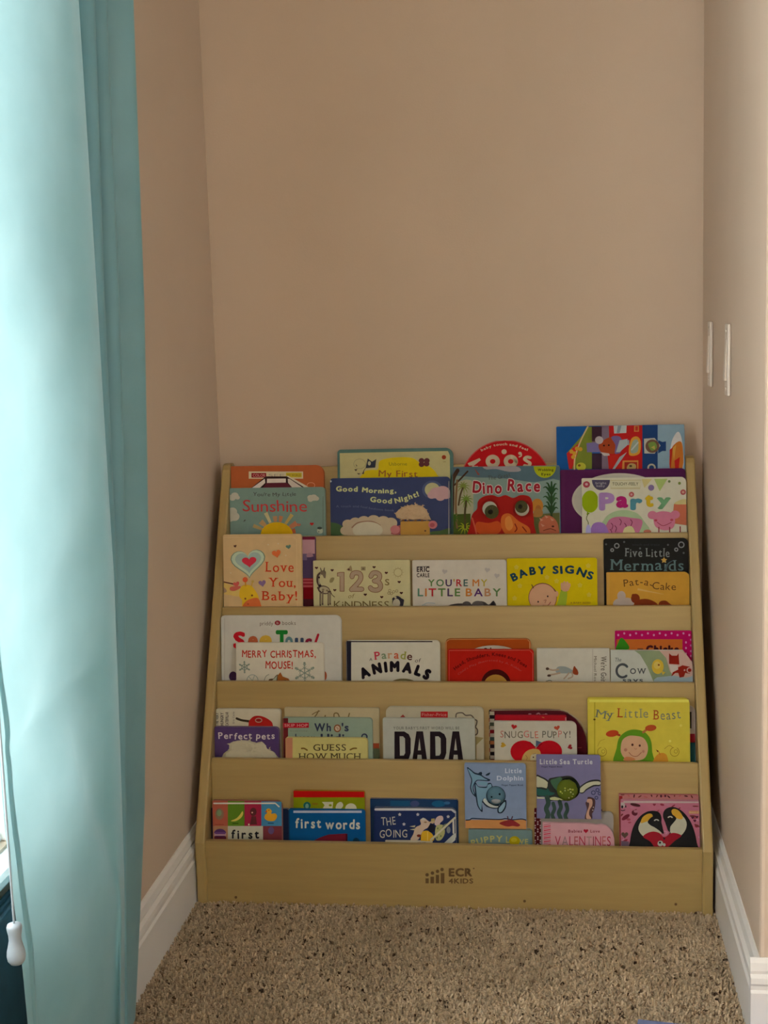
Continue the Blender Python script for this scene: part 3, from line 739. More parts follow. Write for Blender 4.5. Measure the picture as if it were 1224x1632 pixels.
def art(a):
    a.poly([(-40, 350), (1170, 350), (1170, 560), (-40, 620)], (64, 78, 78)); a.poly([(380, 352), (700, 350), (760, 400), (640, 410), (500, 380), (400, 385)], (120, 108, 100), 3)
    a.poly([(0, 480), (300, 470), (600, 480), (900, 520), (1170, 500), (1170, 820), (0, 820)], (98, 108, 92), 3); a.poly([(60, 560), (240, 500), (260, 700), (240, 900), (60, 900)], (128, 118, 88), 3)
    a.poly([(0, 860), (230, 850), (240, 1200), (0, 1200)], (52, 62, 20)); a.poly([(880, 860), (1170, 840), (1170, 1200), (860, 1200)], (72, 70, 34))
    br = (52, 34, 22)
    a.line([(30, 1100), (40, 700), (45, 500), (95, 395)], 42, br); a.line([(50, 560), (130, 480), (200, 405)], 18, br); a.line([(40, 500), (20, 420), (10, 370)], 14, br); a.line([(90, 1000), (75, 760), (90, 500)], 22, (92, 66, 40))
    a.poly([(270, 370), (330, 440), (310, 445), (285, 400)], (110, 52, 40))
    for x, y, r, n, c in ((155, 570, 70, 11, (92, 98, 40)), (185, 710, 75, 11, (82, 98, 34)), (170, 1000, 75, 10, (118, 118, 22)), (60, 900, 70, 9, (48, 70, 22))):
        for i in range(n):
            t = 2*math.pi*i/n + .3; a.line([(x, y), (x + r*.5*math.cos(t), y + r*.5*math.sin(t) - 8), (x + r*math.cos(t), y + r*math.sin(t) + 10)], 20, c, 4, True)
    a.line([(175, 1000), (172, 850), (185, 720)], 22, (60, 50, 26)); a.line([(105, 760), (125, 650), (150, 580)], 18, (66, 52, 30))
    for y0 in (600, 700, 800):
        for sx, sy in ((-90, -40), (-60, -90), (0, -110), (55, -80), (70, -20)): a.line([(1085, y0 + 40), (1085 + sx*.6, y0 + sy*.7), (1085 + sx, y0 + sy + 20)], 30, (30, 52, 24) if y0 != 700 else (36, 60, 30), 4, True)
    a.line([(1085, 900), (1085, 620)], 20, (32, 46, 22), 0)
    a.ell(1015, 352, 118, 122, (128, 126, 14), 0, 28, 0, 180); a.text('Wobbling', 940, 1105, 402, 26, (50, 48, 12), .03); a.text('Eyes', 978, 1075, 448, 26, (50, 48, 12), .03)
    a.ell(935, 770, 62, 78, (140, 88, 30)); a.ell(945, 800, 30, 40, (120, 70, 30)); a.poly([(890, 880), (920, 800), (990, 820), (980, 880)], (120, 80, 36), 3)
    a.poly([(960, 1060), (950, 960), (990, 890), (1060, 870), (1130, 920), (1160, 1000), (1150, 1100), (960, 1100)], (138, 72, 46), 3)
    for x, y in ((985, 930), (1040, 900), (1100, 930), (1000, 990)): a.poly([(x-12, y), (x-30, y-36), (x+14, y-12)], (150, 100, 74))
    a.ell(1100, 985, 14, 10, (60, 30, 20)); a.line([(1000, 1030), (1070, 1010), (1130, 1030)], 8, (80, 36, 24))
    a.text('The Great', 0, 0, 0, 44, (60, 60, 52), .01, path=[(415, 495), (540, 485), (655, 455)], rj=3)
    for w_, x0, x1, y in (('Dino', 250, 558, 640), ('Race', 618, 962, 620)):
        a.text(w_, x0, x1, y, 128, (118, 22, 28), .035, jit=7, rj=7, outline=((160, 140, 122), .05), gap=.14)
    # head of the red dinosaur
    a.poly([(230, 1200), (232, 960), (250, 860), (300, 800), (310, 720), (370, 670), (460, 655), (530, 675), (600, 655), (680, 685), (760, 655), (850, 670), (885, 740), (890, 850), (900, 960), (885, 1200)], (122, 20, 14), 4)
    a.poly([(300, 940), (420, 950), (520, 930), (560, 990), (520, 1060), (380, 1080), (290, 1030)], (150, 56, 20), 4); a.poly([(560, 880), (640, 850), (740, 930), (850, 1000), (840, 1090), (640, 1090), (560, 1000)], (156, 74, 26), 4)
    a.poly([(600, 900), (650, 880), (680, 980), (640, 1030), (600, 990)], (166, 98, 40), 4); a.line([(700, 960), (720, 1010), (700, 1040)], 12, (92, 18, 12)); a.line([(250, 900), (280, 1000), (300, 1090)], 16, (150, 62, 40)); a.line([(780, 990), (820, 1040)], 12, (92, 18, 12))
M_CLEAR = None
def clear_plastic():
    global M_CLEAR
    if M_CLEAR is None:
        mt, nt, b = new_mat('clear_plastic'); b.inputs['Transmission Weight'].default_value = 1; b.inputs['IOR'].default_value = 1.12; b.inputs['Roughness'].default_value = 0.03; M_CLEAR = mt
    return M_CLEAR
def part(e, A, mpp):
    for x, y, r, px, py, pr in ((435, 800, 122, 455, 832, 74), (775, 800, 116, 768, 778, 66)):
        ey = dome('googly_eye', e, A, x, y, r, .0016, (96, 84, 50), .4)
        dome('eye_white', ey, A, x, y, r*.80, .0018, (160, 150, 122), .4, y0=.0009)
        dome('pupil', ey, A, px, py, pr, .0012, (66, 62, 30), .3, y0=.0024)
        dome('pupil_centre', ey, A, px - 12, py, pr*.36, .0006, (30, 26, 14), .3, y0=.0034)
        dome('clear_cap', ey, A, x, y, r*.86, .0050, None, mt=clear_plastic(), y0=.0012)
book('dinosaur board book with two bulging wobbly eyes and red title', 1, .024, .012, 721, 892, 743, (92, 100, 88), (715, 690, 6.616), art, 3, 3, (110, 104, 90), part=part)
def art(a):
    a.rect_(742, 40, 880, 430, (24, 44, 72)); a.rect_(876, 40, 1120, 430, (104, 118, 116))
    a.poly([(880, 190), (915, 205), (945, 200), (945, 280), (915, 280), (880, 300)], (24, 44, 72)); a.poly([(762, 178), (850, 172), (900, 235), (850, 302), (765, 300)], (140, 130, 108), 0); a.ell(832, 240, 58, 56, (84, 58, 40)); a.poly([(800, 215), (850, 205), (870, 250), (830, 280), (805, 250)], (88, 104, 40), 3); a.poly([(820, 250), (850, 235), (855, 270)], (140, 120, 50))
    a.ring(825, 420, 28, 28, 14, (140, 128, 100))
    a.rect_(465, 60, 748, 430, (142, 22, 18)); a.poly([(510, 70), (618, 66), (615, 130), (515, 135)], (138, 136, 122)); a.poly([(545, 72), (575, 70), (560, 130), (535, 132)], (100, 104, 100)); a.rect_(680, 70, 720, 120, (150, 92, 40)); a.rect_(690, 76, 712, 112, (140, 40, 24)); a.rect_(610, 190, 640, 230, (110, 110, 104))
    a.poly([(640, 240), (660, 175), (705, 160), (735, 200), (730, 290), (690, 318), (640, 312)], (158, 106, 32), 3); a.poly([(655, 245), (672, 195), (705, 185), (716, 215), (712, 280), (682, 300), (652, 292)], (112, 116, 92), 3); a.line([(660, 270), (712, 210)], 12, (140, 138, 120), 0)
    a.poly([(585, 360), (715, 358), (715, 430), (580, 430)], (160, 100, 40)); a.rect_(600, 372, 706, 430, (120, 30, 20)); a.poly([(620, 430), (640, 385), (690, 390), (690, 430)], (136, 110, 60), 3); a.ell(652, 405, 12, 9, (60, 40, 26))
    a.poly([(405, 70), (470, 70), (480, 430), (390, 430)], (96, 78, 82)); a.rect_(318, 78, 412, 205, (46, 26, 32)); a.rect_(318, 300, 412, 430, (42, 26, 34)); a.line([(318, 205), (412, 205)], 10, (90, 70, 60), 0)
    a.poly([(150, 430), (120, 300), (180, 230), (250, 150), (300, 80), (330, 80), (330, 430)], (92, 96, 30)); a.poly([(120, 300), (165, 260), (210, 225), (240, 190), (210, 300), (165, 430), (140, 430)], (150, 30, 24)); a.line([(297, 75), (235, 200), (190, 330), (185, 430)], 12, (158, 132, 86))
    for x, y in ((160, 285), (185, 300), (175, 330), (235, 265), (205, 260)): a.ell(x, y, 17, 17, (158, 112, 30))
    a.ell(240, 410, 40, 34, (150, 140, 40)); a.ell(225, 400, 12, 10, (90, 60, 20))
    a.poly([(285, 215), (390, 205), (400, 290), (290, 290)], (92, 80, 104)); a.poly([(400, 210), (480, 165), (560, 180), (585, 250), (540, 300), (420, 295), (385, 250)], (128, 48, 20), 3); a.poly([(490, 165), (560, 160), (590, 230), (560, 300), (520, 300), (525, 230)], (86, 68, 92), 3); a.ell(390, 190, 34, 32, (142, 128, 118)); a.poly([(400, 290), (470, 300), (480, 320), (430, 320)], (150, 136, 120)); a.ell(430, 235, 7, 7, (20, 16, 14)); a.ell(470, 232, 7, 7, (20, 16, 14))
    a.poly([(560, 190), (625, 180), (625, 230), (560, 290), (530, 290)], (126, 126, 116)); a.poly([(460, 320), (560, 300), (520, 430), (470, 430)], (146, 26, 18)); a.poly([(560, 330), (620, 290), (520, 430), (500, 430)], (120, 120, 110))
    a.poly([(985, 240), (1010, 160), (1045, 120), (1070, 160), (1085, 260), (1085, 430), (978, 430)], (158, 146, 128), 3); a.poly([(985, 270), (1050, 200), (1082, 240), (1080, 430), (980, 430)], (150, 82, 26), 3); a.poly([(975, 270), (1000, 250), (985, 420), (975, 420)], (140, 30, 18)); a.poly([(1015, 360), (1060, 330), (1050, 430), (1020, 430)], (142, 24, 18)); a.poly([(1000, 260), (1030, 225), (1010, 360)], (158, 110, 40))
book('tallest book, blue and red with toys in windows, back right of top tier', 1, .011, .010, 886.5, 1091, 678, (20, 62, 102), (880, 665, 5.209), art, 2, 8)
def art(a):
    a.rect_(70, 430, 105, 1000, (66, 24, 50)); a.ring(560, 690, 385, 215, 22, (148, 136, 112), 60); a.ell(560, 690, 378, 208, (142, 132, 110), 0, 60)
book('plain purple board book with a white oval, behind the party book', 1, .0225, .010, 893, 1095, 747.5, (62, 20, 48), (880, 665, 5.209), art, 3, 7, (110, 70, 80))
def art(a):
    a.ell(285, 558, 29, 27, (128, 46, 50)); a.ell(285, 556, 12, 11, (160, 120, 110)); a.ell(405, 520, 75, 86, (60, 52, 62), 0, 28, 0, 180); a.text('bright', 360, 450, 555, 18, (140, 130, 120)); a.text('baby', 368, 438, 578, 18, (140, 130, 120))
    a.poly([(485, 520), (740, 518), (730, 598), (485, 596)], (150, 136, 96)); a.poly([(478, 528), (745, 524), (728, 582), (490, 584)], (160, 148, 112)); a.text('TOUCHY-FEELY', 500, 715, 566, 26, (80, 76, 52), .02)
    a.poly([(742, 512), (830, 512), (765, 588)], (158, 140, 84)); a.poly([(846, 512), (958, 510), (893, 614)], (130, 138, 72))
    for x, y, r, c in ((822, 585, 25, (96, 78, 100)), (1087, 622, 23, (140, 64, 56)), (1087, 622, 10, (160, 116, 90)), (972, 533, 11, (84, 92, 50)), (1057, 548, 12, (92, 98, 40)), (658, 641, 22, (140, 66, 58)), (658, 641, 9, (160, 110, 100))): a.ell(x, y, r, r, c)
    a.ell(315, 700, 70, 92, (112, 124, 8)); a.poly([(290, 785), (315, 800), (285, 812)], (92, 106, 8)); a.line([(300, 800), (285, 840), (300, 880), (285, 940)], 6, (60, 66, 20))
    for ch, x0, x1, y, h, c in (('P', 388, 520, 775, 150, (128, 94, 122)), ('a', 530, 632, 752, 136, (134, 24, 70)), ('r', 648, 750, 772, 136, (62, 104, 104)), ('t', 768, 842, 745, 124, (160, 128, 24)), ('y', 870, 985, 735, 100, (90, 122, 78))):
        a.text(ch, x0, x1, y, h, c, .06, serif=.06, outline=((160, 150, 122), .04))
    a.poly([(410, 960), (430, 850), (500, 790), (600, 770), (700, 795), (760, 860), (790, 960)], (128, 138, 96), 4); a.poly([(430, 1000), (455, 880), (500, 835), (580, 825), (660, 835), (740, 850), (745, 900), (700, 980), (600, 1000)], (148, 82, 96), 4)
    for x, y in ((490, 880), (520, 900), (560, 845), (600, 880), (650, 850), (480, 930)): a.line([(x, y), (x+14, y+20), (x+4, y+50)], 7, (96, 40, 56))
    a.poly([(590, 1000), (600, 920), (660, 905), (690, 960), (690, 1000)], (160, 146, 96), 3); a.poly([(320, 1000), (330, 900), (380, 870), (440, 890), (470, 960), (470, 1000)], (120, 84, 124), 3); a.ell(300, 950, 22, 60, (140, 130, 150))
    a.poly([(995, 880), (1010, 720), (1060, 708), (1140, 716), (1140, 900)], (150, 78, 50)); a.poly([(1010, 720), (1080, 680), (1140, 690), (1140, 720)], (158, 140, 84), 3)
    pk = (158, 88, 96)
    a.ell(832, 812, 40, 34, pk); a.ell(1020, 808, 40, 34, pk); a.poly([(850, 800), (920, 780), (1000, 800), (1020, 860), (1000, 920), (930, 938), (860, 910), (840, 850)], pk, 4); a.line([(870, 870), (920, 900), (990, 872)], 6, (120, 46, 56)); a.ell(860, 856, 13, 10, (140, 50, 56)); a.ell(992, 852, 13, 10, (140, 50, 56))
    for x in (885, 975, 1062): a.rect_(x-5, 910 if x != 1062 else 905, x+5, 960, (110, 46, 46))
    a.ell(790, 950, 32, 18, (140, 80, 60))
book('cream board book with a balloon and letters in five colours', 1, .035, .011, 927, 1097, 761, (162, 150, 120), (880, 665, 5.209), art, 2, 9)

# ---- second tier
def art(a):
    a.rect_(900, 60, 1200, 108, (78, 14, 28)); a.rect_(900, 108, 1200, 270, (134, 96, 92)); a.rect_(900, 270, 1075, 345, (84, 66, 78)); a.poly([(1075, 270), (1120, 260), (1150, 300), (1075, 310)], (120, 84, 84), 2); a.rect_(900, 345, 1200, 550, (58, 42, 58)); a.rect_(900, 550, 1200, 660, (112, 28, 32))
    for y in (560, 595, 635): a.rect_(900, y, 1140, y + 14, (140, 64, 60))
    a.rect_(900, 660, 1200, 790, (88, 4, 10)); a.rect_(900, 790, 1200, 1000, (52, 16, 20))
book('thin book with pink and purple stripes mostly hidden behind the giraffe book', 2, .012, .011, 372, 502, 856, (58, 42, 58), (340, 845, 7.2), art, 2, 3, (90, 40, 50))
def art(a):
    a.line([(125, 900), (108, 100), (130, 82), (920, 76), (955, 110), (965, 900)], 7, (150, 122, 82), 0)
    a.heart(400, 365, 400, 350, (88, 98, 76), -5); a.heart(400, 362, 375, 326, (134, 136, 108), -5); a.heart(402, 358, 300, 260, (112, 120, 104), -5); a.heart(412, 360, 168, 130, (148, 34, 42), -4)
    a.heart(250, 183, 34, 34, (66, 36, 24), -10); a.heart(725, 268, 104, 98, (152, 72, 34), -12); a.heart(862, 190, 60, 54, (78, 96, 76), -10); a.heart(562, 608, 84, 84, (98, 72, 92), -10)
    a.ell(630, 165, 9, 9, (148, 126, 94)); a.ell(745, 155, 9, 9, (148, 126, 94)); a.ell(832, 290, 9, 9, (148, 126, 94)); a.ell(200, 490, 8, 8, (148, 126, 94))
    tx = (142, 40, 18)
    for w_, x0, x1, y, h in (('Love', 603, 922, 498, 116), ('You,', 640, 945, 652, 106), ('Baby!', 562, 965, 806, 106)): a.text(w_, x0, x1, y if w_ != 'Love' else 480, h, tx, .012, serif=.07, gap=.12, rj=2, jit=3)
    a.poly([(84, 600), (150, 610), (320, 690), (310, 760), (200, 745), (110, 720)], (152, 122, 62), 3); a.poly([(84, 640), (130, 660), (155, 705), (100, 715)], (120, 92, 66), 3)
    a.line([(75, 585), (150, 600), (245, 620)], 13, (66, 22, 16)); a.heart(265, 620, 72, 70, (146, 60, 48), -15); a.poly([(195, 690), (200, 650), (300, 640), (312, 660), (250, 695)], (140, 66, 50), 3)
    a.poly([(300, 760), (310, 670), (350, 630), (430, 635), (480, 690), (520, 770), (520, 900), (350, 900), (330, 800)], (160, 120, 24), 4); a.line([(372, 640), (368, 580)], 16, (150, 100, 30)); a.ell(366, 568, 30, 30, (152, 60, 30)); a.line([(440, 640), (450, 595)], 12, (150, 110, 40)); a.ell(452, 588, 16, 14, (140, 110, 50))
    a.poly([(340, 860), (400, 800), (500, 775), (540, 830), (535, 900), (360, 905)], (150, 72, 34), 4); a.ell(368, 785, 11, 11, (90, 50, 20)); a.ell(445, 748, 11, 11, (90, 50, 20)); a.heart(400, 848, 26, 18, (120, 48, 24)); a.poly([(560, 905), (620, 885), (700, 905)], (130, 96, 50))
book('peach padded book with a blue heart and a yellow giraffe', 2, .036, .012, 348.5, 480, 851.5, (146, 116, 76), (340, 845, 7.2), art, 3, 5, (140, 112, 76))
def art(a):
    ol, ng = (92, 58, 36), (128, 104, 78)
    two = [(512, 282), (522, 248), (562, 236), (602, 250), (612, 296), (586, 346), (506, 430)]
    three = [(728, 276), (752, 242), (792, 238), (824, 258), (826, 296), (796, 324), (768, 330)]; low = [(768, 330), (812, 340), (838, 378), (830, 418), (792, 436), (744, 430), (722, 408)]
    for w_, c_ in ((58, ol), (44, ng)):
        q = (58 - w_)/2
        a.poly([(340 + q, 236 + q), (378, 228 + q), (424 - q, 228 + q), (424 - q, 452 - q), (370 + q, 452 - q), (370 + q, 278), (340 + q, 278 - q)], c_)
        a.line(two, w_, c_); a.line([(508, 425), (624, 425)], w_, c_, 0); a.line(three, w_, c_); a.line(low, w_, c_)
    a.text('s', 890, 940, 380, 108, (96, 80, 44), .0); a.text('of', 465, 530, 528, 50, (100, 84, 44), -.006, shear=.25); a.text('KiNDNESS', 302, 935, 645, 82, (82, 66, 32), .0, jit=4, rj=3)
    for x, y in ((104, 180), (284, 207), (765, 172), (905, 237), (1053, 342), (314, 435), (664, 487), (853, 515), (1078, 468)): a.heart(x, y, 38, 32, (56, 28, 22))
    # giraffe
    gb = (62, 46, 36)
    a.line([(150, 400), (122, 340), (125, 270), (165, 235)], 34, gb); a.line([(150, 392), (132, 340), (138, 275), (165, 245)], 15, (120, 108, 80)); a.ell(180, 235, 34, 26, (88, 72, 52)); a.poly([(170, 250), (214, 240), (208, 300), (190, 296)], (92, 76, 56)); a.line([(160, 215), (150, 182)], 9, gb, 0); a.line([(190, 212), (196, 180)], 9, gb, 0)
    a.ell(190, 432, 72, 48, gb, 15); a.ell(195, 432, 58, 36, (134, 118, 86), 15); a.ell(180, 430, 14, 12, (100, 84, 56)); a.ell(225, 440, 12, 11, (100, 84, 56))
    for x, y in ((148, 610), (175, 600), (240, 605), (262, 598)): a.line([(x + 2, 450), (x, 540), (x, y)], 16, gb); a.line([(x + 2, 460), (x, 540), (x, y - 15)], 5, (120, 104, 76))
    a.line([(265, 450), (285, 490), (315, 515)], 8, gb); a.ell(145, 385, 16, 16, (34, 24, 24)); a.ell(135, 290, 10, 12, (34, 24, 24)); a.ell(125, 410, 14, 14, gb)
    # penguin with party hat, sun, small animals
    a.ell(1032, 570, 58, 66, (32, 28, 32)); a.poly([(970, 540), (1030, 500), (1080, 530), (1110, 550), (1085, 600), (1060, 570)], (32, 28, 32), 3); a.ell(1022, 585, 42, 52, (140, 126, 100)); a.poly([(1060, 600), (1110, 555), (1100, 610), (1060, 640)], (36, 32, 34)); a.ell(1010, 520, 14, 12, (140, 126, 96))
    for x, y in ((945, 440), (990, 455), (1025, 445), (965, 475), (935, 470)): a.ring(x, y, 14, 14, 6, (104, 88, 56), 12)
    a.ring(1040, 232, 46, 46, 6, (112, 96, 56)); 
    for i in range(12): t = i*math.pi/6; a.line([(1040 + 54*math.cos(t), 232 + 54*math.sin(t)), (1040 + 64*math.cos(t), 232 + 64*math.sin(t))], 4, (112, 96, 56), 0)
    a.poly([(450, 200), (480, 175), (500, 150), (515, 215), (480, 215)], (112, 92, 60), 2); a.ell(475, 198, 12, 9, (56, 30, 26)); a.rect_(615, 165, 668, 210, (112, 96, 64)); a.ell(642, 190, 14, 12, (84, 70, 46)); a.poly([(255, 345), (270, 295), (310, 295), (290, 345)], (104, 90, 54), 2)
book('cream book with outlined numerals 1 2 3 and small line-drawn animals', 2, .021, .013, 499, 653, 893, (146, 132, 90), (490, 880, 7.2), art, 1, 2, (140, 124, 84), name='picture_book')
def art(a):
    a.text('ERIC', 56, 136, 125, 34, (40, 30, 30), .04); a.text('CARLE', 56, 136, 158, 26, (40, 30, 30), .03); a.line([(56, 92), (136, 90)], 4, (60, 50, 46), 0)
    for x, y in ((232, 122), (500, 112), (560, 148)): a.heart(x, y, 34, 34, (138, 126, 112), 10)
    C = [(70, 92, 44), (78, 96, 50), (56, 34, 62), (40, 30, 36), (140, 34, 30), (142, 36, 30), (140, 78, 34), (152, 88, 36), (152, 92, 40)]
    a.text("YOU'RE MY", 128, 500, 215, 44, None, .02, cols=[(70, 92, 44), (66, 90, 56), (56, 34, 62), (140, 100, 30), (142, 30, 34), (60, 80, 70), (152, 88, 36), (140, 120, 40)], gap=.16)
    a.text('LITTLE BABY', 62, 585, 278, 50, None, .02, cols=[(66, 96, 72), (152, 88, 36), (142, 30, 34), (70, 92, 44), (66, 44, 66), (70, 92, 44), (156, 92, 36), (66, 36, 70), (142, 96, 60), (70, 92, 50)], gap=.14)
    gr = (56, 50, 44)
    a.poly([(240, 350), (270, 330), (340, 322), (390, 340), (400, 360), (240, 360)], gr, 3); a.ell(370, 335, 30, 26, (66, 58, 52)); a.poly([(390, 360), (400, 330), (430, 308), (480, 312), (510, 330), (540, 305), (550, 360)], gr, 3); a.ell(440, 330, 36, 24, (76, 68, 60)); a.poly([(520, 325), (540, 306), (552, 350), (530, 352)], (34, 30, 32)); a.line([(80, 345), (120, 320), (170, 322)], 5, (120, 124, 116)); a.line([(90, 330), (150, 345)], 4, (130, 130, 116))
book('white board book with capitals in many colours and a grey animal', 2, .021, .012, 657, 807, 892.5, (156, 142, 120), (650, 880, 3.948), art, 1.5, 5)
def art(a):
    nv = (20, 44, 52)
    a.text('BABY', 0, 0, 0, 52, nv, .05, path=[(662, 190), (750, 150), (868, 138)], rj=6, jit=2, gap=.13); a.text('SIGNS', 0, 0, 0, 52, nv, .05, path=[(910, 140), (1040, 138), (1158, 180)], rj=6, jit=2, gap=.13)
    for x, y in ((683, 95), (705, 212), (672, 290), (936, 182), (1083, 208), (1140, 268), (1135, 85), (875, 158)): a.star(x, y, 17, (160, 136, 40), 5, .7)
    sk = (160, 116, 82)
    a.ell(848, 285, 90, 92, (96, 62, 36)); a.ell(848, 287, 86, 88, sk); a.line([(790, 225), (780, 205)], 6, (80, 50, 30), 0); a.ell(935, 262, 12, 18, sk); a.ell(880, 278, 5, 6, (40, 26, 20)); a.ell(820, 312, 5, 6, (40, 26, 20)); a.line([(855, 305), (870, 300), (862, 320)], 4, (120, 74, 50)); a.line([(850, 335), (880, 335), (898, 315)], 5, (110, 54, 40)); a.line([(920, 230), (932, 248)], 4, (90, 60, 40))
    a.poly([(935, 360), (950, 290), (965, 240), (1000, 245), (1000, 300), (985, 360)], (118, 126, 30), 3); a.line([(965, 240), (1000, 246)], 6, (90, 100, 30), 0); a.ell(990, 222, 28, 26, sk)
    for x, y in ((970, 205), (985, 196), (1003, 198), (1016, 208)): a.ell(x, y, 8, 14, sk)
    a.text('A BABY-SIZED', 1022, 1150, 324, 11, (110, 80, 20), .02); a.text('BOOK', 1090, 1150, 343, 10, (110, 80, 20), .02)
book('bright yellow board book with blue capitals and a waving baby', 2, .023, .013, 808, 951.5, 889.5, (160, 134, 4), (650, 880, 3.948), art, 2, 4, (160, 150, 90))
def art(a):
    g = (92, 96, 84)
    for x, y, r in ((245, 147, 26), (190, 198, 16), (1007, 135, 32), (948, 192, 18)): a.ring(x, y, r, r, 13, (112, 110, 98))
    for x, y in ((332, 102), (850, 136), (118, 130), (1035, 232), (520, 178)): a.ell(x, y, 12, 12, (74, 74, 66))
    a.text('touch and trace', 430, 750, 145, 24, (44, 44, 40)); a.text('Five Little', 345, 870, 278, 100, (104, 104, 90), .012, serif=.06, jit=6, rj=2, gap=.14)
    a.text('Mermaids', 175, 1035, 442, 130, (76, 92, 82), .012, serif=.06, jit=8, rj=2, gap=.13); a.star(803, 318, 38, (160, 122, 52), 5, .55); a.line([(820, 430), (850, 360), (910, 320)], 30, (56, 68, 64), 5, True)
book('black book with grey lettering and bubble rings, behind the tan bear book', 2, .012, .011, 962, 1100, 858, (26, 24, 20), (950, 850, 7.418), art, 4, 8, (60, 52, 42))
def art(a):
    a.text('Pat-a-Cake', 0, 0, 0, 84, (76, 48, 20), .0, path=[(330, 632), (560, 610), (700, 660), (945, 672)], rj=3)
    for x, y, rx, ry in ((300, 740, 50, 58), (270, 840, 70, 70), (360, 820, 90, 60), (250, 880, 60, 60)): a.ell(x, y, rx, ry, (144, 124, 104))
    br = (98, 36, 12)
    a.ell(465, 770, 52, 56, br); a.ell(440, 735, 20, 20, br); a.poly([(440, 880), (470, 800), (560, 775), (640, 785), (720, 830), (740, 900), (440, 900)], br, 3); a.poly([(730, 890), (750, 810), (820, 795), (870, 830), (920, 870), (900, 900), (740, 900)], br, 3); a.line([(490, 660), (640, 690), (800, 720)], 24, (164, 124, 64), 5, True)
    a.rect_(122, 462, 160, 1000, (160, 116, 48))
book('mustard board book with a brown bear at the right end of second tier', 2, .0255, .012, 966.5, 1103.5, 912, (160, 112, 36), (950, 850, 7.418), art, 2, 8, (160, 120, 60))

# ---- middle tier
def art(a):
    a.rect_(100, 60, 108, 800, (134, 122, 104)); a.rect_(40, 60, 100, 800, (142, 132, 114)); a.text('priddy', 432, 556, 126, 36, (78, 66, 52), .0); a.text('books', 640, 766, 122, 36, (78, 66, 52), .0); a.ell(597, 103, 27, 22, (104, 28, 30)); a.text('b', 588, 606, 114, 22, (140, 120, 100))
    for ch, x0, x1, y, c, h in (('S', 185, 300, 345, (138, 16, 22), 160), ('e', 322, 415, 330, (128, 62, 34), 148), ('e', 428, 545, 330, (146, 112, 36), 158)): a.text(ch, x0, x1, y, h, c, .05)
    a.text('T', 580, 692, 330, 160, (20, 84, 26), .055); a.text('o', 668, 740, 330, 142, (70, 88, 82), .045); a.text('u', 758, 840, 330, 128, (40, 50, 62), .04); a.text('c', 852, 918, 330, 118, (96, 20, 32), .05); a.line([(975, 212), (945, 300)], 22, (132, 18, 26), 0)
    a.ell(185, 600, 38, 46, (52, 30, 50)); a.ell(1035, 595, 20, 42, (124, 54, 26))
book('large white padded book with rainbow letters, left of middle tier', 3, .014, .013, 346.5, 543, 981, (142, 131, 112), (340, 975, 5.829), art, 5, 10, (140, 128, 108), name='picture_book')
def art(a):
    rd = (134, 34, 20)
    a.text('MERRY CHRISTMAS,', 266, 952, 425, 66, rd, .018, jit=4, rj=3, gap=.12); a.text('MOUSE!', 484, 738, 530, 70, rd, .018, jit=4, rj=3, gap=.12)
    for x, y, r in ((290, 514, 52), (850, 568, 92)):
        for i in range(6):
            t = i*math.pi/3 + .5; ex, ey = x + r*math.cos(t), y + r*math.sin(t); a.line([(x, y), (ex, ey)], 8, (92, 96, 78), 0); a.ell(ex, ey, r*.12, r*.12, (92, 96, 78))
            for q in (.45, .72):
                bx, by = x + r*q*math.cos(t), y + r*q*math.sin(t)
                for d in (.7, -.7): a.line([(bx, by), (bx + r*.24*math.cos(t + d), by + r*.24*math.sin(t + d))], 6, (92, 96, 78), 0)
        a.ring(x, y, r*.5, r*.5, 6, (92, 96, 78), 6)
    a.ring(365, 640, 52, 56, 6, (100, 104, 88), 16, 180, 360); a.line([(365, 640), (330, 600)], 5, (100, 104, 88)); a.line([(365, 640), (385, 590)], 5, (100, 104, 88))
    a.poly([(500, 700), (520, 625), (560, 620), (600, 580), (600, 700)], (70, 54, 34), 2); a.poly([(600, 700), (600, 590), (625, 560), (645, 600), (700, 620), (725, 660), (725, 700)], (118, 62, 22)); a.poly([(545, 640), (595, 590), (585, 650)], (126, 124, 96)); a.line([(470, 650), (490, 600), (520, 580)], 6, (100, 96, 76)); a.ell(670, 640, 7, 7, (30, 22, 18))
book('white book with red holiday lettering and snowflakes, front of middle tier', 3, .027, .011, 376, 515.5, 1024.5, (150, 136, 112), (340, 975, 5.829), art, 2, 5)
def art(a):
    a.rect_(-20, 60, 142, 800, (22, 20, 28)); a.rect_(96, 84, 1075, 97, (34, 26, 26))
    a.text('Parade', 0, 0, 0, 92, None, .02, serif=.07, cols=[(140, 38, 44), (88, 98, 66), (140, 102, 68), (140, 62, 34), (112, 108, 44), (62, 30, 22)], path=[(415, 300), (620, 284), (838, 306)], gap=.12)
    a.text('A', 350, 385, 312, 34, (40, 30, 26), .0); a.text('of', 872, 935, 328, 44, (40, 34, 30), .0, shear=.2)
    a.text('ANIMALS', 0, 0, 0, 128, (18, 12, 16), .085, path=[(268, 528), (430, 466), (650, 440), (850, 470), (1020, 540)], gap=.16)
    a.ell(740, 600, 170, 86, (84, 72, 40)); a.ell(740, 606, 150, 70, (118, 104, 62))
book('white board book with bold black arched capitals and a black spine', 3, .021, .013, 552, 701, 1021, (150, 138, 114), (540, 1010, 7.2), art, 2, 7, spine=[(22, 20, 28)])
def art(a):
    a.line([(84, 800), (84, 100), (125, 66), (1070, 62), (1105, 100), (1105, 800)], 16, (146, 94, 48), 0); a.ell(660, 250, 310, 112, (110, 48, 14)); a.ell(660, 260, 300, 118, (142, 130, 108)); a.ell(565, 180, 18, 8, (40, 30, 26)); a.ell(628, 178, 8, 10, (40, 30, 26))
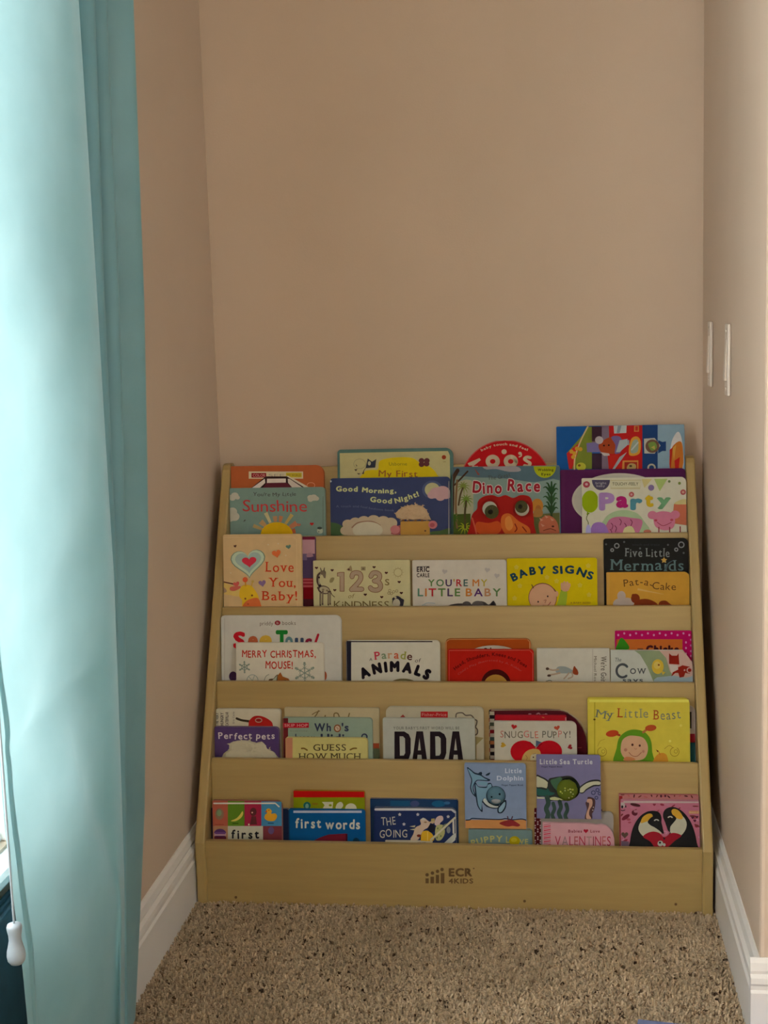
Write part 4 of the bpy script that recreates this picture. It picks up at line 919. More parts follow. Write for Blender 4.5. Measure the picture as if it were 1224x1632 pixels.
book('burnt orange board book with pale rim, behind the red arched book', 3, .0115, .010, 709.5, 846, 1018, (126, 50, 10), (700, 1010, 7.65), art, 8, 8, (140, 92, 50))
def art(a):
    a.line([(122, 800), (122, 205), (1100, 200), (1140, 240), (1142, 800)], 10, (146, 56, 40), 0)
    a.text('Head, Shoulders, Knees and Toes', 0, 0, 0, 44, (74, 4, 4), .03, path=[(195, 448), (330, 350), (520, 290), (680, 272), (860, 308), (1060, 415)], gap=.08)
    a.text("Child's Play illustrated by A. Kubler", 0, 0, 0, 24, (132, 52, 44), .0, path=[(235, 505), (380, 410), (560, 345), (700, 340), (860, 385), (1000, 465)])
def part(e, A, mpp):
    dome('window_disc', e, A, 690, 600, 184, .0005, (52, 10, 8), .7, y0=-.0025)  # inner page disc, painted dark for the shade under the cut-out's rim
    dome('window_disc', e, A, 690, 652, 154, .0004, (140, 98, 36), .7, y0=-.0019)
book('red board book with an arched title over a round cut-out window', 3, .024, .011, 713.5, 850.5, 1035, (138, 18, 8), (700, 1010, 7.65), art, 3, 6, (140, 50, 36), hole=(790.5, 1090, 23.5), part=part)
def art(a):
    a.rect_(440, 175, 446, 600, (140, 128, 106)); bk = (62, 52, 40)
    a.text("We're Going", 0, 0, 0, 40, bk, .014, serif=.06, path=[(501, 228), (501, 432)]); a.text('Michael Rosen', 0, 0, 0, 20, (80, 68, 50), .012, path=[(452, 226), (452, 440)])
    a.poly([(180, 325), (200, 300), (250, 300), (300, 325), (310, 345), (240, 348), (190, 345)], (112, 112, 100), 3); a.line([(200, 320), (160, 325), (125, 315)], 12, (134, 110, 84)); a.line([(210, 345), (165, 355), (130, 360)], 12, (134, 110, 84)); a.ell(122, 315, 12, 10, (60, 42, 30)); a.ell(134, 364, 14, 8, (60, 42, 30)); a.line([(275, 345), (255, 370), (240, 385)], 10, (134, 110, 84)); a.line([(295, 340), (300, 370), (270, 385)], 10, (134, 110, 84))
    a.ell(320, 335, 20, 24, (138, 108, 80)); a.poly([(305, 350), (302, 325), (312, 295), (325, 310), (342, 340), (335, 360)], (112, 44, 18), 2); a.line([(110, 405), (140, 398), (160, 410)], 5, (70, 72, 50))
book('white paperback with a crawling child and sideways black title', 3, .018, .010, 855.5, 971.5, 1033.5, (154, 142, 118), (845, 995, 4.451), art, 1, 1, pages=7, name='picture_book')
def art(a):
    for i in range(14): a.ell(625 + i*42, 64 if i % 2 else 76, 7, 8, (160, 96, 120))
    for y in (110, 150, 190, 225): a.ell(1140, y, 6, 8, (160, 96, 120)); a.ell(1105, y + 18, 6, 8, (160, 96, 120))
    a.rect_(612, 106, 1080, 400, (148, 74, 24)); a.text('Chicka', 822, 1058, 205, 56, (52, 14, 16), .06, serif=.05, outline=((110, 50, 24), .03)); a.poly([(610, 180), (620, 140), (645, 95), (680, 125), (702, 175)], (40, 96, 14), 3); a.rect_(760, 170, 800, 180, (90, 50, 24))
book('hot pink dotted book with an orange panel, back right of middle tier', 3, .010, .009, 980, 1108, 1005, (142, 6, 58), (845, 995, 4.451), art, 2, 2, name='picture_book')
def art(a):
    a.poly([(730, 180), (1085, 185), (1175, 300), (1175, 500), (930, 500), (880, 420), (830, 300), (780, 215)], (108, 112, 76)); a.poly([(915, 185), (1085, 185), (1175, 300), (1175, 420), (1040, 400), (990, 330), (965, 240)], (156, 122, 100)); a.poly([(880, 390), (960, 370), (1030, 365), (1100, 380), (1175, 370), (1175, 500), (905, 500)], (118, 124, 116), 3)
    bk = (58, 58, 54)
    a.text('The', 600, 645, 264, 26, bk, .0, serif=.05, shear=.15); a.ring(655, 330, 42, 46, 17, bk, 26, 50, 320); a.text('OW', 708, 820, 352, 40, bk, .02, serif=.06, gap=.18); a.text('says', 655, 800, 412, 34, bk, .02, serif=.06)
    a.ell(905, 300, 42, 52, (162, 128, 36)); a.ell(900, 290, 24, 26, (166, 138, 60)); a.ell(912, 288, 7, 7, (110, 60, 20)); a.poly([(930, 330), (960, 340), (940, 360)], (160, 130, 40))
    rb = (112, 24, 12)
    a.poly([(985, 280), (985, 205), (1005, 222), (1040, 222), (1052, 205), (1058, 285)], rb); a.poly([(1000, 370), (1020, 320), (1080, 290), (1130, 300), (1155, 330), (1130, 350), (1100, 345), (1090, 372), (1060, 378), (1050, 345), (1030, 345)], rb); a.ring(1130, 325, 17, 17, 8, (150, 110, 92)); a.ell(1095, 325, 6, 6, (150, 110, 92)); a.poly([(985, 285), (1045, 290), (1050, 320), (1000, 345)], (158, 142, 120))
book('white and green book with a yellow chick and a red fox, clipped corner', 3, .0235, .011, 973, 1110, 1036.5, (148, 142, 120), (845, 995, 4.451), art, 1, 1, top=[(1110, 1062), (1089, 1036.5), (973, 1036.5)])

# ---- fourth tier
def art(a):
    bk = (46, 38, 34)
    for w_, x, y0, y1, h in (('THE VERY', 150, 345, 150, 46), ('HUNGRY', 225, 345, 150, 46), ('CATERPILLAR', 300, 345, 138, 46)): a.text(w_, 0, 0, 0, h, bk, .03, path=[(x + 22, y0), (x + 22, y1)])
    a.text('Eric Carle', 0, 0, 0, 26, (70, 60, 52), .0, path=[(410, 310), (410, 135)])
    a.line([(445, 235), (520, 262), (630, 278)], 34, (44, 36, 22)); a.line([(450, 236), (500, 250)], 14, (44, 36, 22), 0)
    a.poly([(625, 320), (640, 260), (700, 205), (780, 195), (860, 215), (940, 260), (985, 320), (960, 420), (650, 420)], (122, 18, 14), 4); a.ring(775, 262, 48, 30, 13, (120, 100, 78), 20); a.ell(780, 265, 28, 18, (96, 20, 16))
book('white board book with sideways black title and a red fruit shape', 4, .0125, .011, 339, 447, 1130, (140, 126, 100), (330, 1120, 9.415), art, 2, 5)
def art(a):
    a.text('Perfect pets', 172, 1015, 545, 98, (148, 132, 118), .02, jit=8, rj=5, gap=.12, seed=4)
    a.poly([(215, 840), (250, 760), (330, 700), (330, 620), (400, 580), (520, 560), (640, 570), (740, 600), (820, 580), (880, 640), (900, 690), (990, 730), (1035, 780), (1040, 900), (215, 900)], (124, 112, 86), 2)
def part(e, A, mpp):
    P = [(215, 860), (250, 760), (330, 700), (340, 620), (400, 585), (520, 560), (640, 575), (740, 605), (820, 585), (880, 640), (905, 700), (990, 740), (1035, 790), (1040, 860), (900, 900), (650, 920), (400, 900)]
    fluff('fur_patch', e, A, P, (136, 122, 94), .002, 5, 110)
    for x in (430, 740): dome('eye', e, A, x, 838, 46, .003, (34, 26, 22), .3, .5, y0=.002)
book('purple board book with a fluffy white dog and chalky title', 4, .0255, .011, 341.5, 444.5, 1158.5, (56, 38, 62), (330, 1120, 9.415), art, 2, 7, (130, 112, 96), part=part)
def art(a):
    tx = (84, 66, 36)
    a.line([(390, 140), (430, 115), (480, 98)], 10, tx); a.line([(465, 95), (440, 140), (410, 180)], 15, tx); a.line([(545, 150), (535, 190)], 14, tx, 0); a.line([(650, 190), (650, 130), (690, 125), (710, 165)], 14, tx); a.line([(830, 125), (815, 180)], 14, tx, 0); a.text('tt  Do  ', 470, 900, 262, 80, tx, -.004)
    a.rect_(1100, 478, 1200, 540, (112, 44, 22)); a.rect_(1100, 540, 1200, 700, (60, 62, 40))
book('white paperback with brown script top, rearmost of three beside purple book', 4, .0115, .010, 453.5, 604, 1128, (132, 114, 80), (445, 1120, 7.418), art, 1, 3, (136, 120, 88), pages=7, name='picture_book')
def art(a):
    a.rect_(40, 182, 105, 700, (78, 20, 20)); a.poly([(40, 240), (350, 235), (350, 295), (40, 298)], (128, 12, 22)); a.text('SKIP HOP', 62, 338, 284, 34, (150, 90, 80), .03); a.text('booktivity', 130, 335, 340, 18, (84, 84, 66))
    nv = (36, 38, 48)
    a.text('Wh', 415, 612, 338, 96, nv, .035, gap=.14); a.ell(688, 302, 42, 46, (96, 54, 28)); a.ell(688, 302, 28, 31, (144, 118, 92)); a.line([(678, 290), (695, 305), (690, 318)], 6, (90, 56, 34)); a.text("'s", 738, 822, 338, 96, nv, .035); a.text('happy', 190, 420, 462, 96, nv, .03); a.text('Hidi', 490, 770, 466, 100, nv, .03); a.ring(1008, 400, 30, 30, 16, nv, 16, 180, 380)
book('pale green board book with dark blue letters and a red logo strip', 4, .0235, .011, 451, 593, 1144, (100, 106, 84), (445, 1120, 7.418), art, 2, 6, (120, 116, 94), spine=[(78, 20, 20)])
def art(a):
    a.rect_(70, 410, 158, 800, (138, 88, 60)); bk = (56, 44, 24)
    a.text('GUESS', 402, 790, 568, 78, bk, .012, serif=.08, gap=.12); a.text('HOW MUCH', 235, 960, 674, 78, bk, .012, serif=.08, gap=.10)
    a.line([(265, 540), (295, 540), (330, 560)], 18, (88, 64, 22)); a.line([(840, 556), (875, 540), (912, 538)], 18, (88, 64, 22))
book('cream board book with black serif capitals and a salmon spine edge', 4, .0355, .011, 455.5, 585.5, 1176, (142, 126, 70), (445, 1120, 7.418), art, 2, 6, (140, 124, 80), spine=[(138, 88, 60)])
def art(a):
    a.rect_(458, 98, 760, 166, (128, 16, 16)); a.text('Fisher-Price', 472, 745, 150, 36, (146, 90, 76), .02); a.poly([(225, 165), (260, 130), (290, 165)], (112, 40, 30)); a.line([(850, 160), (860, 120), (920, 112), (960, 140), (1020, 140), (1060, 185), (1085, 200), (1080, 240), (1068, 270), (1090, 300), (1090, 340), (1070, 360)], 14, (66, 54, 42)); a.line([(880, 160), (960, 165)], 10, (120, 108, 84)); a.poly([(700, 330), (1160, 390), (1080, 470), (1080, 760), (700, 760)], (110, 94, 56))
book('white board book with a red label and thought bubble, behind big black letters', 4, .015, .014, 615, 770.5, 1127, (136, 122, 94), (605, 1120, 6.994), art, 8, 8, (132, 118, 90), pages=6)
def art(a):
    a.text("YOUR BABY'S FIRST WORD WILL BE", 152, 890, 298, 32, (84, 78, 66), .02, gap=.14)
    bk = (24, 16, 18)
    def D(x):
        a.poly([(x, 320), (x + 110, 320), (x + 160, 350), (x + 182, 400), (x + 182, 560), (x + 165, 615), (x + 130, 660), (x, 660)], bk); a.poly([(x + 58, 374), (x + 95, 374), (x + 118, 398), (x + 120, 560), (x + 105, 588), (x + 62, 590)], (130, 124, 104))
    def AA(x):
        a.poly([(x, 660), (x + 48, 318), (x + 122, 318), (x + 170, 660), (x + 112, 660), (x + 104, 580), (x + 62, 580), (x + 52, 660)], bk); a.poly([(x + 66, 530), (x + 82, 395), (x + 98, 530)], (130, 124, 104))
    D(165); AA(362); D(562); AA(765)
book('white book with huge black capital letters in the fourth tier', 4, .0275, .011, 610, 756.5, 1145, (130, 124, 104), (605, 1120, 6.994), art, 2, 4, (136, 126, 104))
def art(a):
    a.line([(60, 84), (830, 84), (960, 130), (1080, 220), (1150, 350)], 10, (132, 112, 84)); a.ell(500, 130, 18, 8, (130, 90, 84)); a.line([(570, 140), (600, 120), (625, 140), (660, 135)], 14, (130, 90, 84)); a.ell(685, 132, 16, 10, (130, 90, 84)); a.line([(1050, 515), (1095, 515)], 8, (110, 40, 30))
    for i, c in enumerate(((130, 116, 92), (24, 18, 18), (130, 116, 92), (56, 58, 40), (130, 116, 92), (104, 14, 16), (130, 116, 92), (40, 48, 40), (120, 70, 36), (34, 20, 22), (130, 116, 92), (24, 18, 18), (130, 116, 92))): a.rect_(30, 100 + i*42, 92, 142 + i*42, c)
T_ = [(936, 1192), (934, 1175), (928, 1160), (918, 1147), (905, 1137), (892, 1132), (876, 1131), (781, 1131)]
book('dark maroon book with a big rounded corner, rearmost behind white hearts book', 4, .0115, .010, 780, 936, 1131, (62, 12, 18), (775, 1120, 7.2), art, 2, 40, (132, 116, 90), top=T_, spine=[(130, 116, 92), (24, 18, 18), (130, 116, 92), (104, 14, 16)])
def art(a):
    a.rect_(100, 155, 940, 900, (128, 14, 20)); a.rect_(905, 168, 925, 215, (140, 84, 76)); a.line([(640, 165), (665, 172)], 6, (140, 100, 40)); a.rect_(110, 205, 900, 218, (78, 10, 16))
book('red board book showing only a strip behind the white hearts book', 4, .0225, .010, 789, 903, 1140, (120, 14, 22), (775, 1120, 7.2), art, 2, 3, (128, 22, 26))
def art(a):
    mc = [(134, 70, 56), (60, 50, 40), (78, 70, 52), (70, 60, 40), (146, 74, 62), (84, 80, 66), (146, 70, 50), (70, 66, 50), (60, 60, 48), (70, 60, 40), (146, 74, 62), (60, 52, 40), (50, 44, 36)]
    a.text('SNUGGLE PUPPY!', 160, 965, 402, 76, None, -.004, cols=mc, jit=6, rj=4, gap=.16); a.heart(318, 275, 66, 62, (128, 24, 22), 12); a.heart(812, 288, 68, 60, (136, 54, 32), -14); a.heart(195, 485, 58, 72, (150, 112, 30), -80); a.heart(960, 508, 58, 62, (110, 26, 26), 70)
    a.poly([(568, 500), (570, 430), (640, 455), (600, 500)], (58, 66, 76)); a.ell(425, 560, 148, 128, (138, 8, 16)); a.ell(720, 560, 150, 128, (138, 8, 16)); a.poly([(480, 470), (572, 520), (640, 470), (700, 700), (400, 700)], (138, 8, 16)); a.line([(500, 450), (572, 510), (640, 468)], 9, (90, 4, 10))
    a.poly([(405, 660), (430, 590), (480, 545), (560, 528), (620, 560), (610, 700), (405, 700)], (152, 118, 60), 3); a.ell(555, 640, 50, 60, (150, 134, 96)); a.line([(530, 590), (570, 580)], 6, (110, 80, 36)); a.ell(540, 625, 8, 8, (40, 26, 20)); a.line([(450, 600), (470, 630), (460, 660)], 6, (120, 84, 40))
book('white board book with hearts and two red balloons in the fourth tier', 4, .0345, .011, 787.5, 919, 1150, (146, 134, 110), (775, 1120, 7.2), art, 2, 9)
def art(a):
    a.rect_(1085, 190, 1108, 360, (24, 20, 20)); a.rect_(1080, 415, 1200, 505, (110, 18, 22)); a.rect_(1080, 505, 1200, 800, (24, 56, 54))
book('white, red and teal book peeking out right of the yellow book', 4, .0115, .010, 1000, 1110, 1125, (132, 116, 98), (930, 1105, 6.442), art, 2, 9)
def art(a):
    a.rect_(108, 65, 120, 800, (138, 120, 28)); a.rect_(60, 64, 1080, 92, (176, 160, 62)); gy = (92, 92, 72)
    a.text('My', 0, 0, 0, 80, gy, .0, serif=.08, path=[(125, 245), (200, 255), (305, 255)], rj=4); a.text('Little', 0, 0, 0, 92, None, .0, serif=.08, cols=[(140, 48, 20)] + [(106, 104, 72)]*5, path=[(352, 245), (500, 250), (665, 250)], gap=.16); a.text('Beast', 0, 0, 0, 96, None, .0, serif=.07, cols=[(138, 56, 26)] + [gy]*4, path=[(720, 268), (860, 270), (1000, 255)], gap=.14); a.ell(112, 268, 12, 9, (80, 60, 20))
    gn = (72, 106, 18)
    a.poly([(325, 760), (340, 560), (370, 450), (450, 385), (540, 372), (630, 400), (690, 480), (705, 600), (705, 760)], gn, 4); a.line([(370, 430), (340, 420)], 22, (130, 50, 22), 0); a.ell(295, 412, 66, 34, (142, 46, 18), -8); a.line([(612, 400), (650, 370)], 24, (140, 80, 40), 0); a.ell(690, 355, 58, 32, (142, 58, 24), -6)
    a.poly([(382, 560), (400, 480), (460, 438), (530, 436), (610, 455), (655, 520), (658, 600), (620, 670), (530, 690), (430, 668), (390, 620)], (162, 120, 84), 4); a.ell(502, 528, 12, 13, (62, 32, 22)); a.ell(577, 536, 11, 12, (62, 32, 22)); a.ell(432, 580, 17, 17, (140, 92, 66)); a.ell(614, 596, 13, 15, (146, 96, 70)); a.line([(465, 605), (500, 640), (550, 645), (595, 605)], 6, (116, 62, 40)); a.line([(522, 562), (535, 574), (548, 565)], 5, (130, 80, 54)); a.poly([(410, 690), (440, 650), (520, 665), (520, 690)], (158, 96, 54), 3)
    a.poly([(710, 760), (720, 680), (770, 620), (830, 615), (862, 660), (860, 760)], (162, 106, 30), 3); a.poly([(742, 575), (770, 590), (760, 605)], (80, 30, 16)); a.line([(770, 595), (785, 630)], 8, (150, 80, 30), 0)
    for cx, cy in ((190, 600), (935, 600)): a.ring(cx, cy, 46, 46, 6, (120, 96, 26), 20, -60, 260); a.ring(cx + 12, cy - 4, 18, 18, 5, (120, 96, 26), 14)
    a.line([(830, 570), (880, 535), (920, 560)], 5, (120, 96, 26)); a.line([(145, 545), (170, 490), (220, 470)], 4, (130, 106, 30)); a.ell(887, 490, 13, 13, (176, 160, 70)); a.ell(998, 330, 14, 14, (172, 152, 62))
book('yellow padded book with a smiling child in a green hood', 4, .026, .014, 937, 1099, 1113, (164, 142, 44), (930, 1105, 6.442), art, 2, 8, (162, 144, 50), name='picture_book', spine=[(160, 140, 40)])

# ---- bottom tier
book('plain navy book glimpsed on both sides of the picture-square book', 5, .0095, .009, 331.5, 461, 1288, (20, 28, 44), (325, 1250, 8.441), None, 2, 5)
def art(a):
    for x0, x1, c in ((90, 322, (122, 58, 40)), (322, 545, (66, 88, 20)), (545, 772, (112, 24, 38)), (772, 1050, (46, 88, 104))): a.rect_(x0, 210, x1, 560, c)
    a.rect_(90, 560, 322, 800, (122, 82, 54)); a.rect_(322, 560, 795, 800, (132, 122, 98)); a.rect_(795, 560, 1060, 800, (84, 34, 34)); a.line([(135, 256), (960, 254), (1010, 300)], 20, (150, 138, 116), 0)
    a.ell(210, 400, 58, 78, (96, 72, 50)); a.ell(205, 385, 34, 44, (86, 96, 62)); a.line([(150, 540), (270, 540)], 10, (100, 44, 30), 0)
    a.poly([(365, 490), (440, 455), (490, 400), (520, 360), (528, 400), (500, 450), (440, 490), (390, 498)], (148, 128, 50), 3); a.line([(390, 525), (460, 525)], 14, (40, 60, 12), 0)
    a.ell(665, 370, 44, 56, (66, 28, 26)); a.poly([(620, 540), (640, 430), (700, 430), (715, 540)], (70, 30, 28)); a.ell(650, 380, 10, 10, (150, 100, 80)); a.ell(605, 540, 10, 12, (160, 150, 110))
    a.poly([(815, 450), (830, 400), (850, 390), (840, 340), (880, 325), (915, 360), (905, 395), (960, 390), (985, 430), (950, 490), (860, 490)], (160, 106, 24), 3); a.poly([(820, 370), (850, 345), (850, 380)], (140, 60, 20)); a.ell(875, 350, 6, 6, (30, 20, 16)); a.rect_(860, 515, 940, 530, (24, 52, 64))
    a.ell(218, 660, 82, 62, (62, 34, 62)); a.rect_(140, 655, 300, 690, (132, 96, 92)); a.rect_(150, 640, 290, 670, (78, 44, 76)); a.rect_(140, 700, 300, 740, (70, 24, 34)); a.ell(905, 620, 40, 50, (70, 50, 70))
    a.text('first', 368, 745, 732, 120, (24, 22, 22), .03, jit=4, rj=3, gap=.2)
    for x in (410, 560, 690): a.ell(x, 765, 28, 12, (30, 24, 22))
book('board book of coloured picture squares with a banana and a duck', 5, .0205, .010, 338.5, 449, 1276.5, (110, 60, 48), (325, 1250, 8.441), art, 2, 9, (100, 70, 56))
def art(a):
    a.rect_(100, 60, 1120, 182, (134, 8, 6)); a.rect_(100, 182, 1120, 900, (92, 94, 6)); a.ell(300, 295, 52, 50, (18, 66, 52)); a.ell(300, 305, 24, 36, (84, 108, 84)); a.rect_(370, 260, 450, 285, (96, 74, 10)); w_ = (148, 136, 104)
    a.poly([(508, 245), (665, 245), (655, 335), (520, 335), (545, 290)], w_); a.ell(625, 292, 22, 16, (92, 94, 6)); a.poly([(700, 340), (720, 270), (775, 245), (805, 290), (770, 340)], w_, 3); a.ell(912, 340, 80, 76, w_)
book('lime green board book with a red band, behind the blue word book', 5, .0095, .009, 467.5, 581, 1260.5, (92, 94, 6), (455, 1250, 8.743), art, 2, 3, (140, 50, 40))
def art(a):
    a.rect_(110, 366, 1062, 398, (126, 124, 124)); w_ = (144, 136, 116); a.rect_(44, 360, 62, 900, (10, 44, 64))
    a.text('first', 135, 498, 612, 138, w_, .03, rj=3, jit=4, gap=.17); a.text('words', 555, 1040, 628, 138, w_, .03, rj=3, jit=4, gap=.14, seed=3)
    a.poly([(385, 900), (400, 780), (480, 740), (600, 700), (850, 685), (855, 760), (850, 900)], (84, 18, 26)); a.rect_(840, 690, 865, 900, (50, 12, 20)); a.ell(985, 790, 45, 45, (10, 34, 46))
book('blue board book with rounded white lowercase words', 5, .0205, .010, 460, 581.5, 1290.5, (4, 54, 84), (455, 1250, 8.743), art, 2, 5, (20, 60, 84))
def art(a):
    a.rect_(40, 75, 1160, 180, (22, 40, 60)); a.rect_(300, 90, 560, 160, (20, 56, 74)); a.ell(620, 130, 60, 40, (48, 52, 74)); a.ell(930, 130, 90, 40, (20, 64, 84)); a.ell(1040, 120, 40, 20, (40, 74, 96))
book('dark teal board book edge behind the night-sky animal book', 5, .0095, .009, 590, 730, 1273.5, (22, 36, 54), (585, 1265, 8.16), art, 1, 3)
def art(a):
    w_ = (148, 136, 112)
    a.line([(110, 204), (1095, 204), (1145, 240)], 30, (150, 140, 126), 0)
    a.text('THE', 0, 0, 0, 104, w_, .005, path=[(185, 418), (375, 400)], jit=8, rj=5, gap=.16); a.text('GOING', 160, 522, 566, 100, w_, .005, jit=8, rj=5, gap=.16, seed=2)
    for x, y in ((425, 270), (660, 270), (1055, 298), (480, 396)): a.star(x, y, 24, (142, 130, 118), 5, .6)
    a.line([(250, 615), (840, 622)], 30, (152, 136, 108), 0); sk = (152, 126, 100)
    for x in (680, 740): a.rect_(x - 25, 632, x + 25, 660, (60, 30, 24))
    a.poly([(565, 600), (600, 530), (630, 440), (700, 400), (690, 340), (740, 315), (790, 350), (820, 380), (790, 440), (740, 470), (700, 530), (660, 600)], sk, 3)
    for x, y in ((550, 425), (555, 465)): a.poly([(x, y), (x + 80, y - 15), (x + 70, y + 12)], (140, 126, 92))
    a.poly([(700, 330), (730, 310), (770, 335), (720, 345)], (150, 140, 118)); a.ell(760, 370, 20, 10, (110, 80, 50)); a.poly([(830, 380), (835, 325), (880, 320), (880, 380)], (128, 110, 64)); a.poly([(780, 370), (880, 350), (860, 390)], (140, 116, 84))
    a.poly([(880, 400), (890, 330), (930, 290), (980, 290), (990, 340), (950, 380), (940, 420)], (154, 128, 112), 3); a.poly([(885, 500), (900, 420), (950, 400), (1000, 420), (1010, 520), (960, 600), (900, 600)], (128, 120, 72), 3)
    for x, y in ((920, 450), (950, 480), (930, 520), (960, 550), (980, 450), (910, 570)): a.ell(x, y, 8, 14, (70, 74, 42))
    a.poly([(980, 420), (1030, 385), (1040, 420), (1000, 470)], (84, 84, 60), 2); a.ell(1060, 470, 26, 44, (92, 90, 84)); a.poly([(700, 600), (715, 500), (790, 480), (860, 540), (860, 610), (720, 612)], (160, 118, 24), 3); a.rect_(783, 490, 793, 610, (170, 138, 62)); a.ell(675, 545, 28, 18, (92, 30, 18)); a.ell(840, 450, 46, 56, (24, 22, 30))
    a.line([(830, 600), (1145, 310)], 26, (150, 136, 104), 0); a.line([(1122, 340), (1126, 510)], 24, (150, 140, 120), 0); a.poly([(980, 660), (1130, 520), (1155, 510), (1150, 600), (1080, 660)], (140, 134, 116)); a.line([(1150, 250), (1155, 560), (1100, 640)], 8, (150, 140, 120), 0)
book('night blue board book with animals on a ship deck ladder', 5, .0205, .010, 596, 727, 1288, (24, 32, 56), (585, 1265, 8.16), art, 2, 9, (140, 130, 118))
def art(a):
    yl = (140, 128, 70)
    a.text('PUPPY', 0, 0, 0, 105, yl, .03, path=[(195, 1420), (380, 1370), (560, 1345), (690, 1350)], gap=.12, rj=3); a.text('L', 748, 800, 1362, 108, yl, .03); a.text('VE', 965, 1110, 1385, 90, yl, .03); a.ell(888, 1330, 88, 80, (132, 112, 8)); a.ell(880, 1310, 50, 36, (144, 126, 24))
book('grey-green board book with cream arched capitals under the dolphin book', 5, .016, .015, 746.5, 848, 1322.5, (84, 98, 88), (733, 1210, 10.2), art, 2, 5, (120, 118, 100))
def art(a):
    ln = (22, 32, 40); bd = (90, 112, 116)
    a.rect_(80, 985, 1120, 1150, (152, 100, 52)); a.line([(100, 990), (160, 985), (200, 962), (320, 968), (640, 980), (740, 965), (860, 985), (1000, 972), (1090, 995)], 17, ln)
    T = [(115, 130), (170, 160), (240, 215), (330, 240), (400, 290), (490, 330), (470, 355), (360, 350), (280, 350), (230, 420), (225, 500), (270, 620), (200, 560), (165, 460), (185, 340), (150, 240)]
    a.poly(T, ln, 4); a.poly([(130, 155), (180, 190), (240, 240), (330, 265), (400, 310), (450, 338), (360, 336), (270, 340), (215, 420), (210, 500), (235, 570), (205, 540), (182, 455), (200, 340), (165, 245)], bd, 4)
    a.poly([(300, 225), (350, 205), (360, 245), (320, 262)], ln, 2); a.poly([(415, 265), (440, 235), (495, 215), (470, 260)], ln, 2)
    a.poly([(235, 420), (260, 380), (300, 440), (430, 445), (440, 400), (500, 385), (530, 440), (560, 600), (640, 770), (560, 805), (430, 770), (360, 700), (370, 840), (345, 850), (285, 760), (260, 640)], ln, 3); a.poly([(255, 420), (262, 410), (310, 455), (430, 465), (450, 420), (500, 402), (515, 440), (540, 600), (480, 700), (400, 630), (360, 690), (350, 810), (340, 820), (300, 750), (280, 630)], bd, 3)
    a.poly([(270, 380), (350, 360), (440, 370), (440, 425), (340, 420)], bd, 3)
    a.poly([(375, 670), (410, 635), (470, 710), (560, 755), (630, 765), (600, 788), (500, 778), (420, 730)], (150, 146, 128), 3); a.poly([(610, 800), (650, 740), (740, 660), (757, 720), (740, 800), (690, 870), (640, 880), (612, 860)], ln, 3); a.poly([(632, 800), (670, 750), (728, 690), (738, 730), (722, 790), (680, 850), (645, 862), (632, 845)], (104, 122, 122), 3)
    cr = (108, 32, 30)
    a.poly([(640, 1040), (700, 1010), (740, 1000), (830, 985), (880, 1000), (930, 1030), (980, 1070), (940, 1095), (860, 1085), (780, 1095), (700, 1075)], cr, 3); a.line([(785, 985), (775, 930)], 18, (60, 34, 40), 0); a.line([(835, 985), (855, 930)], 18, (60, 34, 40), 0)
    w_ = (150, 148, 142); a.text('Little', 735, 1005, 226, 78, w_, .03, serif=.05, gap=.14); a.text('Dolphin', 600, 1030, 345, 76, w_, .03, serif=.05, gap=.12); a.text('Finger Puppet Book', 680, 1030, 432, 26, (40, 44, 54), .02)
def part(e, A, mpp):
    r = dome('puppet_opening', e, A, 585, 592, 158, .0012, (18, 24, 28), .8)
    h_ = dome('finger_puppet', e, A, 585, 590, 150, .013, (66, 88, 90), .85, bumps=.006)
    dome('eye', h_, A, 650, 545, 17, .0020, (14, 22, 26), .25, y0=.0118); dome('eye', h_, A, 520, 590, 14, .0020, (14, 22, 26), .25, y0=.0118); dome('snout', h_, A, 590, 655, 78, .0070, (112, 108, 100), .85, .62, y0=.0075)
book('blue dolphin book with a plush head, standing on the grey-green book', 5, .012, .010, 740, 838, 1217, (98, 106, 116), (733, 1210, 10.2), art, 2, 5, (100, 104, 110), yb=1320.5, part=part)
def art(a):
    for i in range(30): a.ell(70 + (i % 3)*36, 880 + (i//3)*52 + (i % 2)*20, 10, 12, (150, 116, 106))
book('dark red book with pale dots, back left of the pink letter book', 5, .0085, .0075, 851.5, 960, 1290, (62, 10, 12), (845, 1195, 8.743), art, 1, 2, (70, 24, 24))
book('plain grey board book between the turtle book and the pink letter book', 5, .0165, .0075, 862, 977.5, 1293.5, (120, 108, 92), (845, 1195, 8.743), None, 2, 7, (124, 112, 96))
def art(a):
    for i in range(14): a.poly([(190, 1040 + i*26), (285, 1026 + i*26), (285, 1040 + i*26), (190, 1056 + i*26)], (150, 34, 48) if i % 2 else (140, 84, 84))
    a.text('Babies', 530, 722, 1152, 40, (96, 34, 38), .02, serif=.04); a.heart(776, 1130, 66, 64, (136, 22, 34)); a.text('Love', 838, 970, 1152, 38, (110, 46, 48), .02, serif=.04)
    pc = [(132, 34, 48), (112, 88, 80), (136, 34, 50), (132, 60, 54), (136, 44, 50), (128, 96, 84), (104, 46, 46), (136, 40, 52), (140, 70, 60), (132, 30, 42)]
    a.text('VALENTINES', 345, 1122, 1335, 130, None, .0, cols=pc, gap=.12, jit=3)
T_ = [(979.5, 1347), (979, 1337), (976.5, 1328), (972, 1321), (966, 1316), (958, 1314), (950, 1315), (938, 1312.5), (864.5, 1311)]
book('pink board book with red uppercase letters and striped spine', 5, .0255, .0085, 864, 979.5, 1311, (158, 112, 106), (845, 1195, 8.743), art, 2, 14, (150, 120, 110), top=T_)
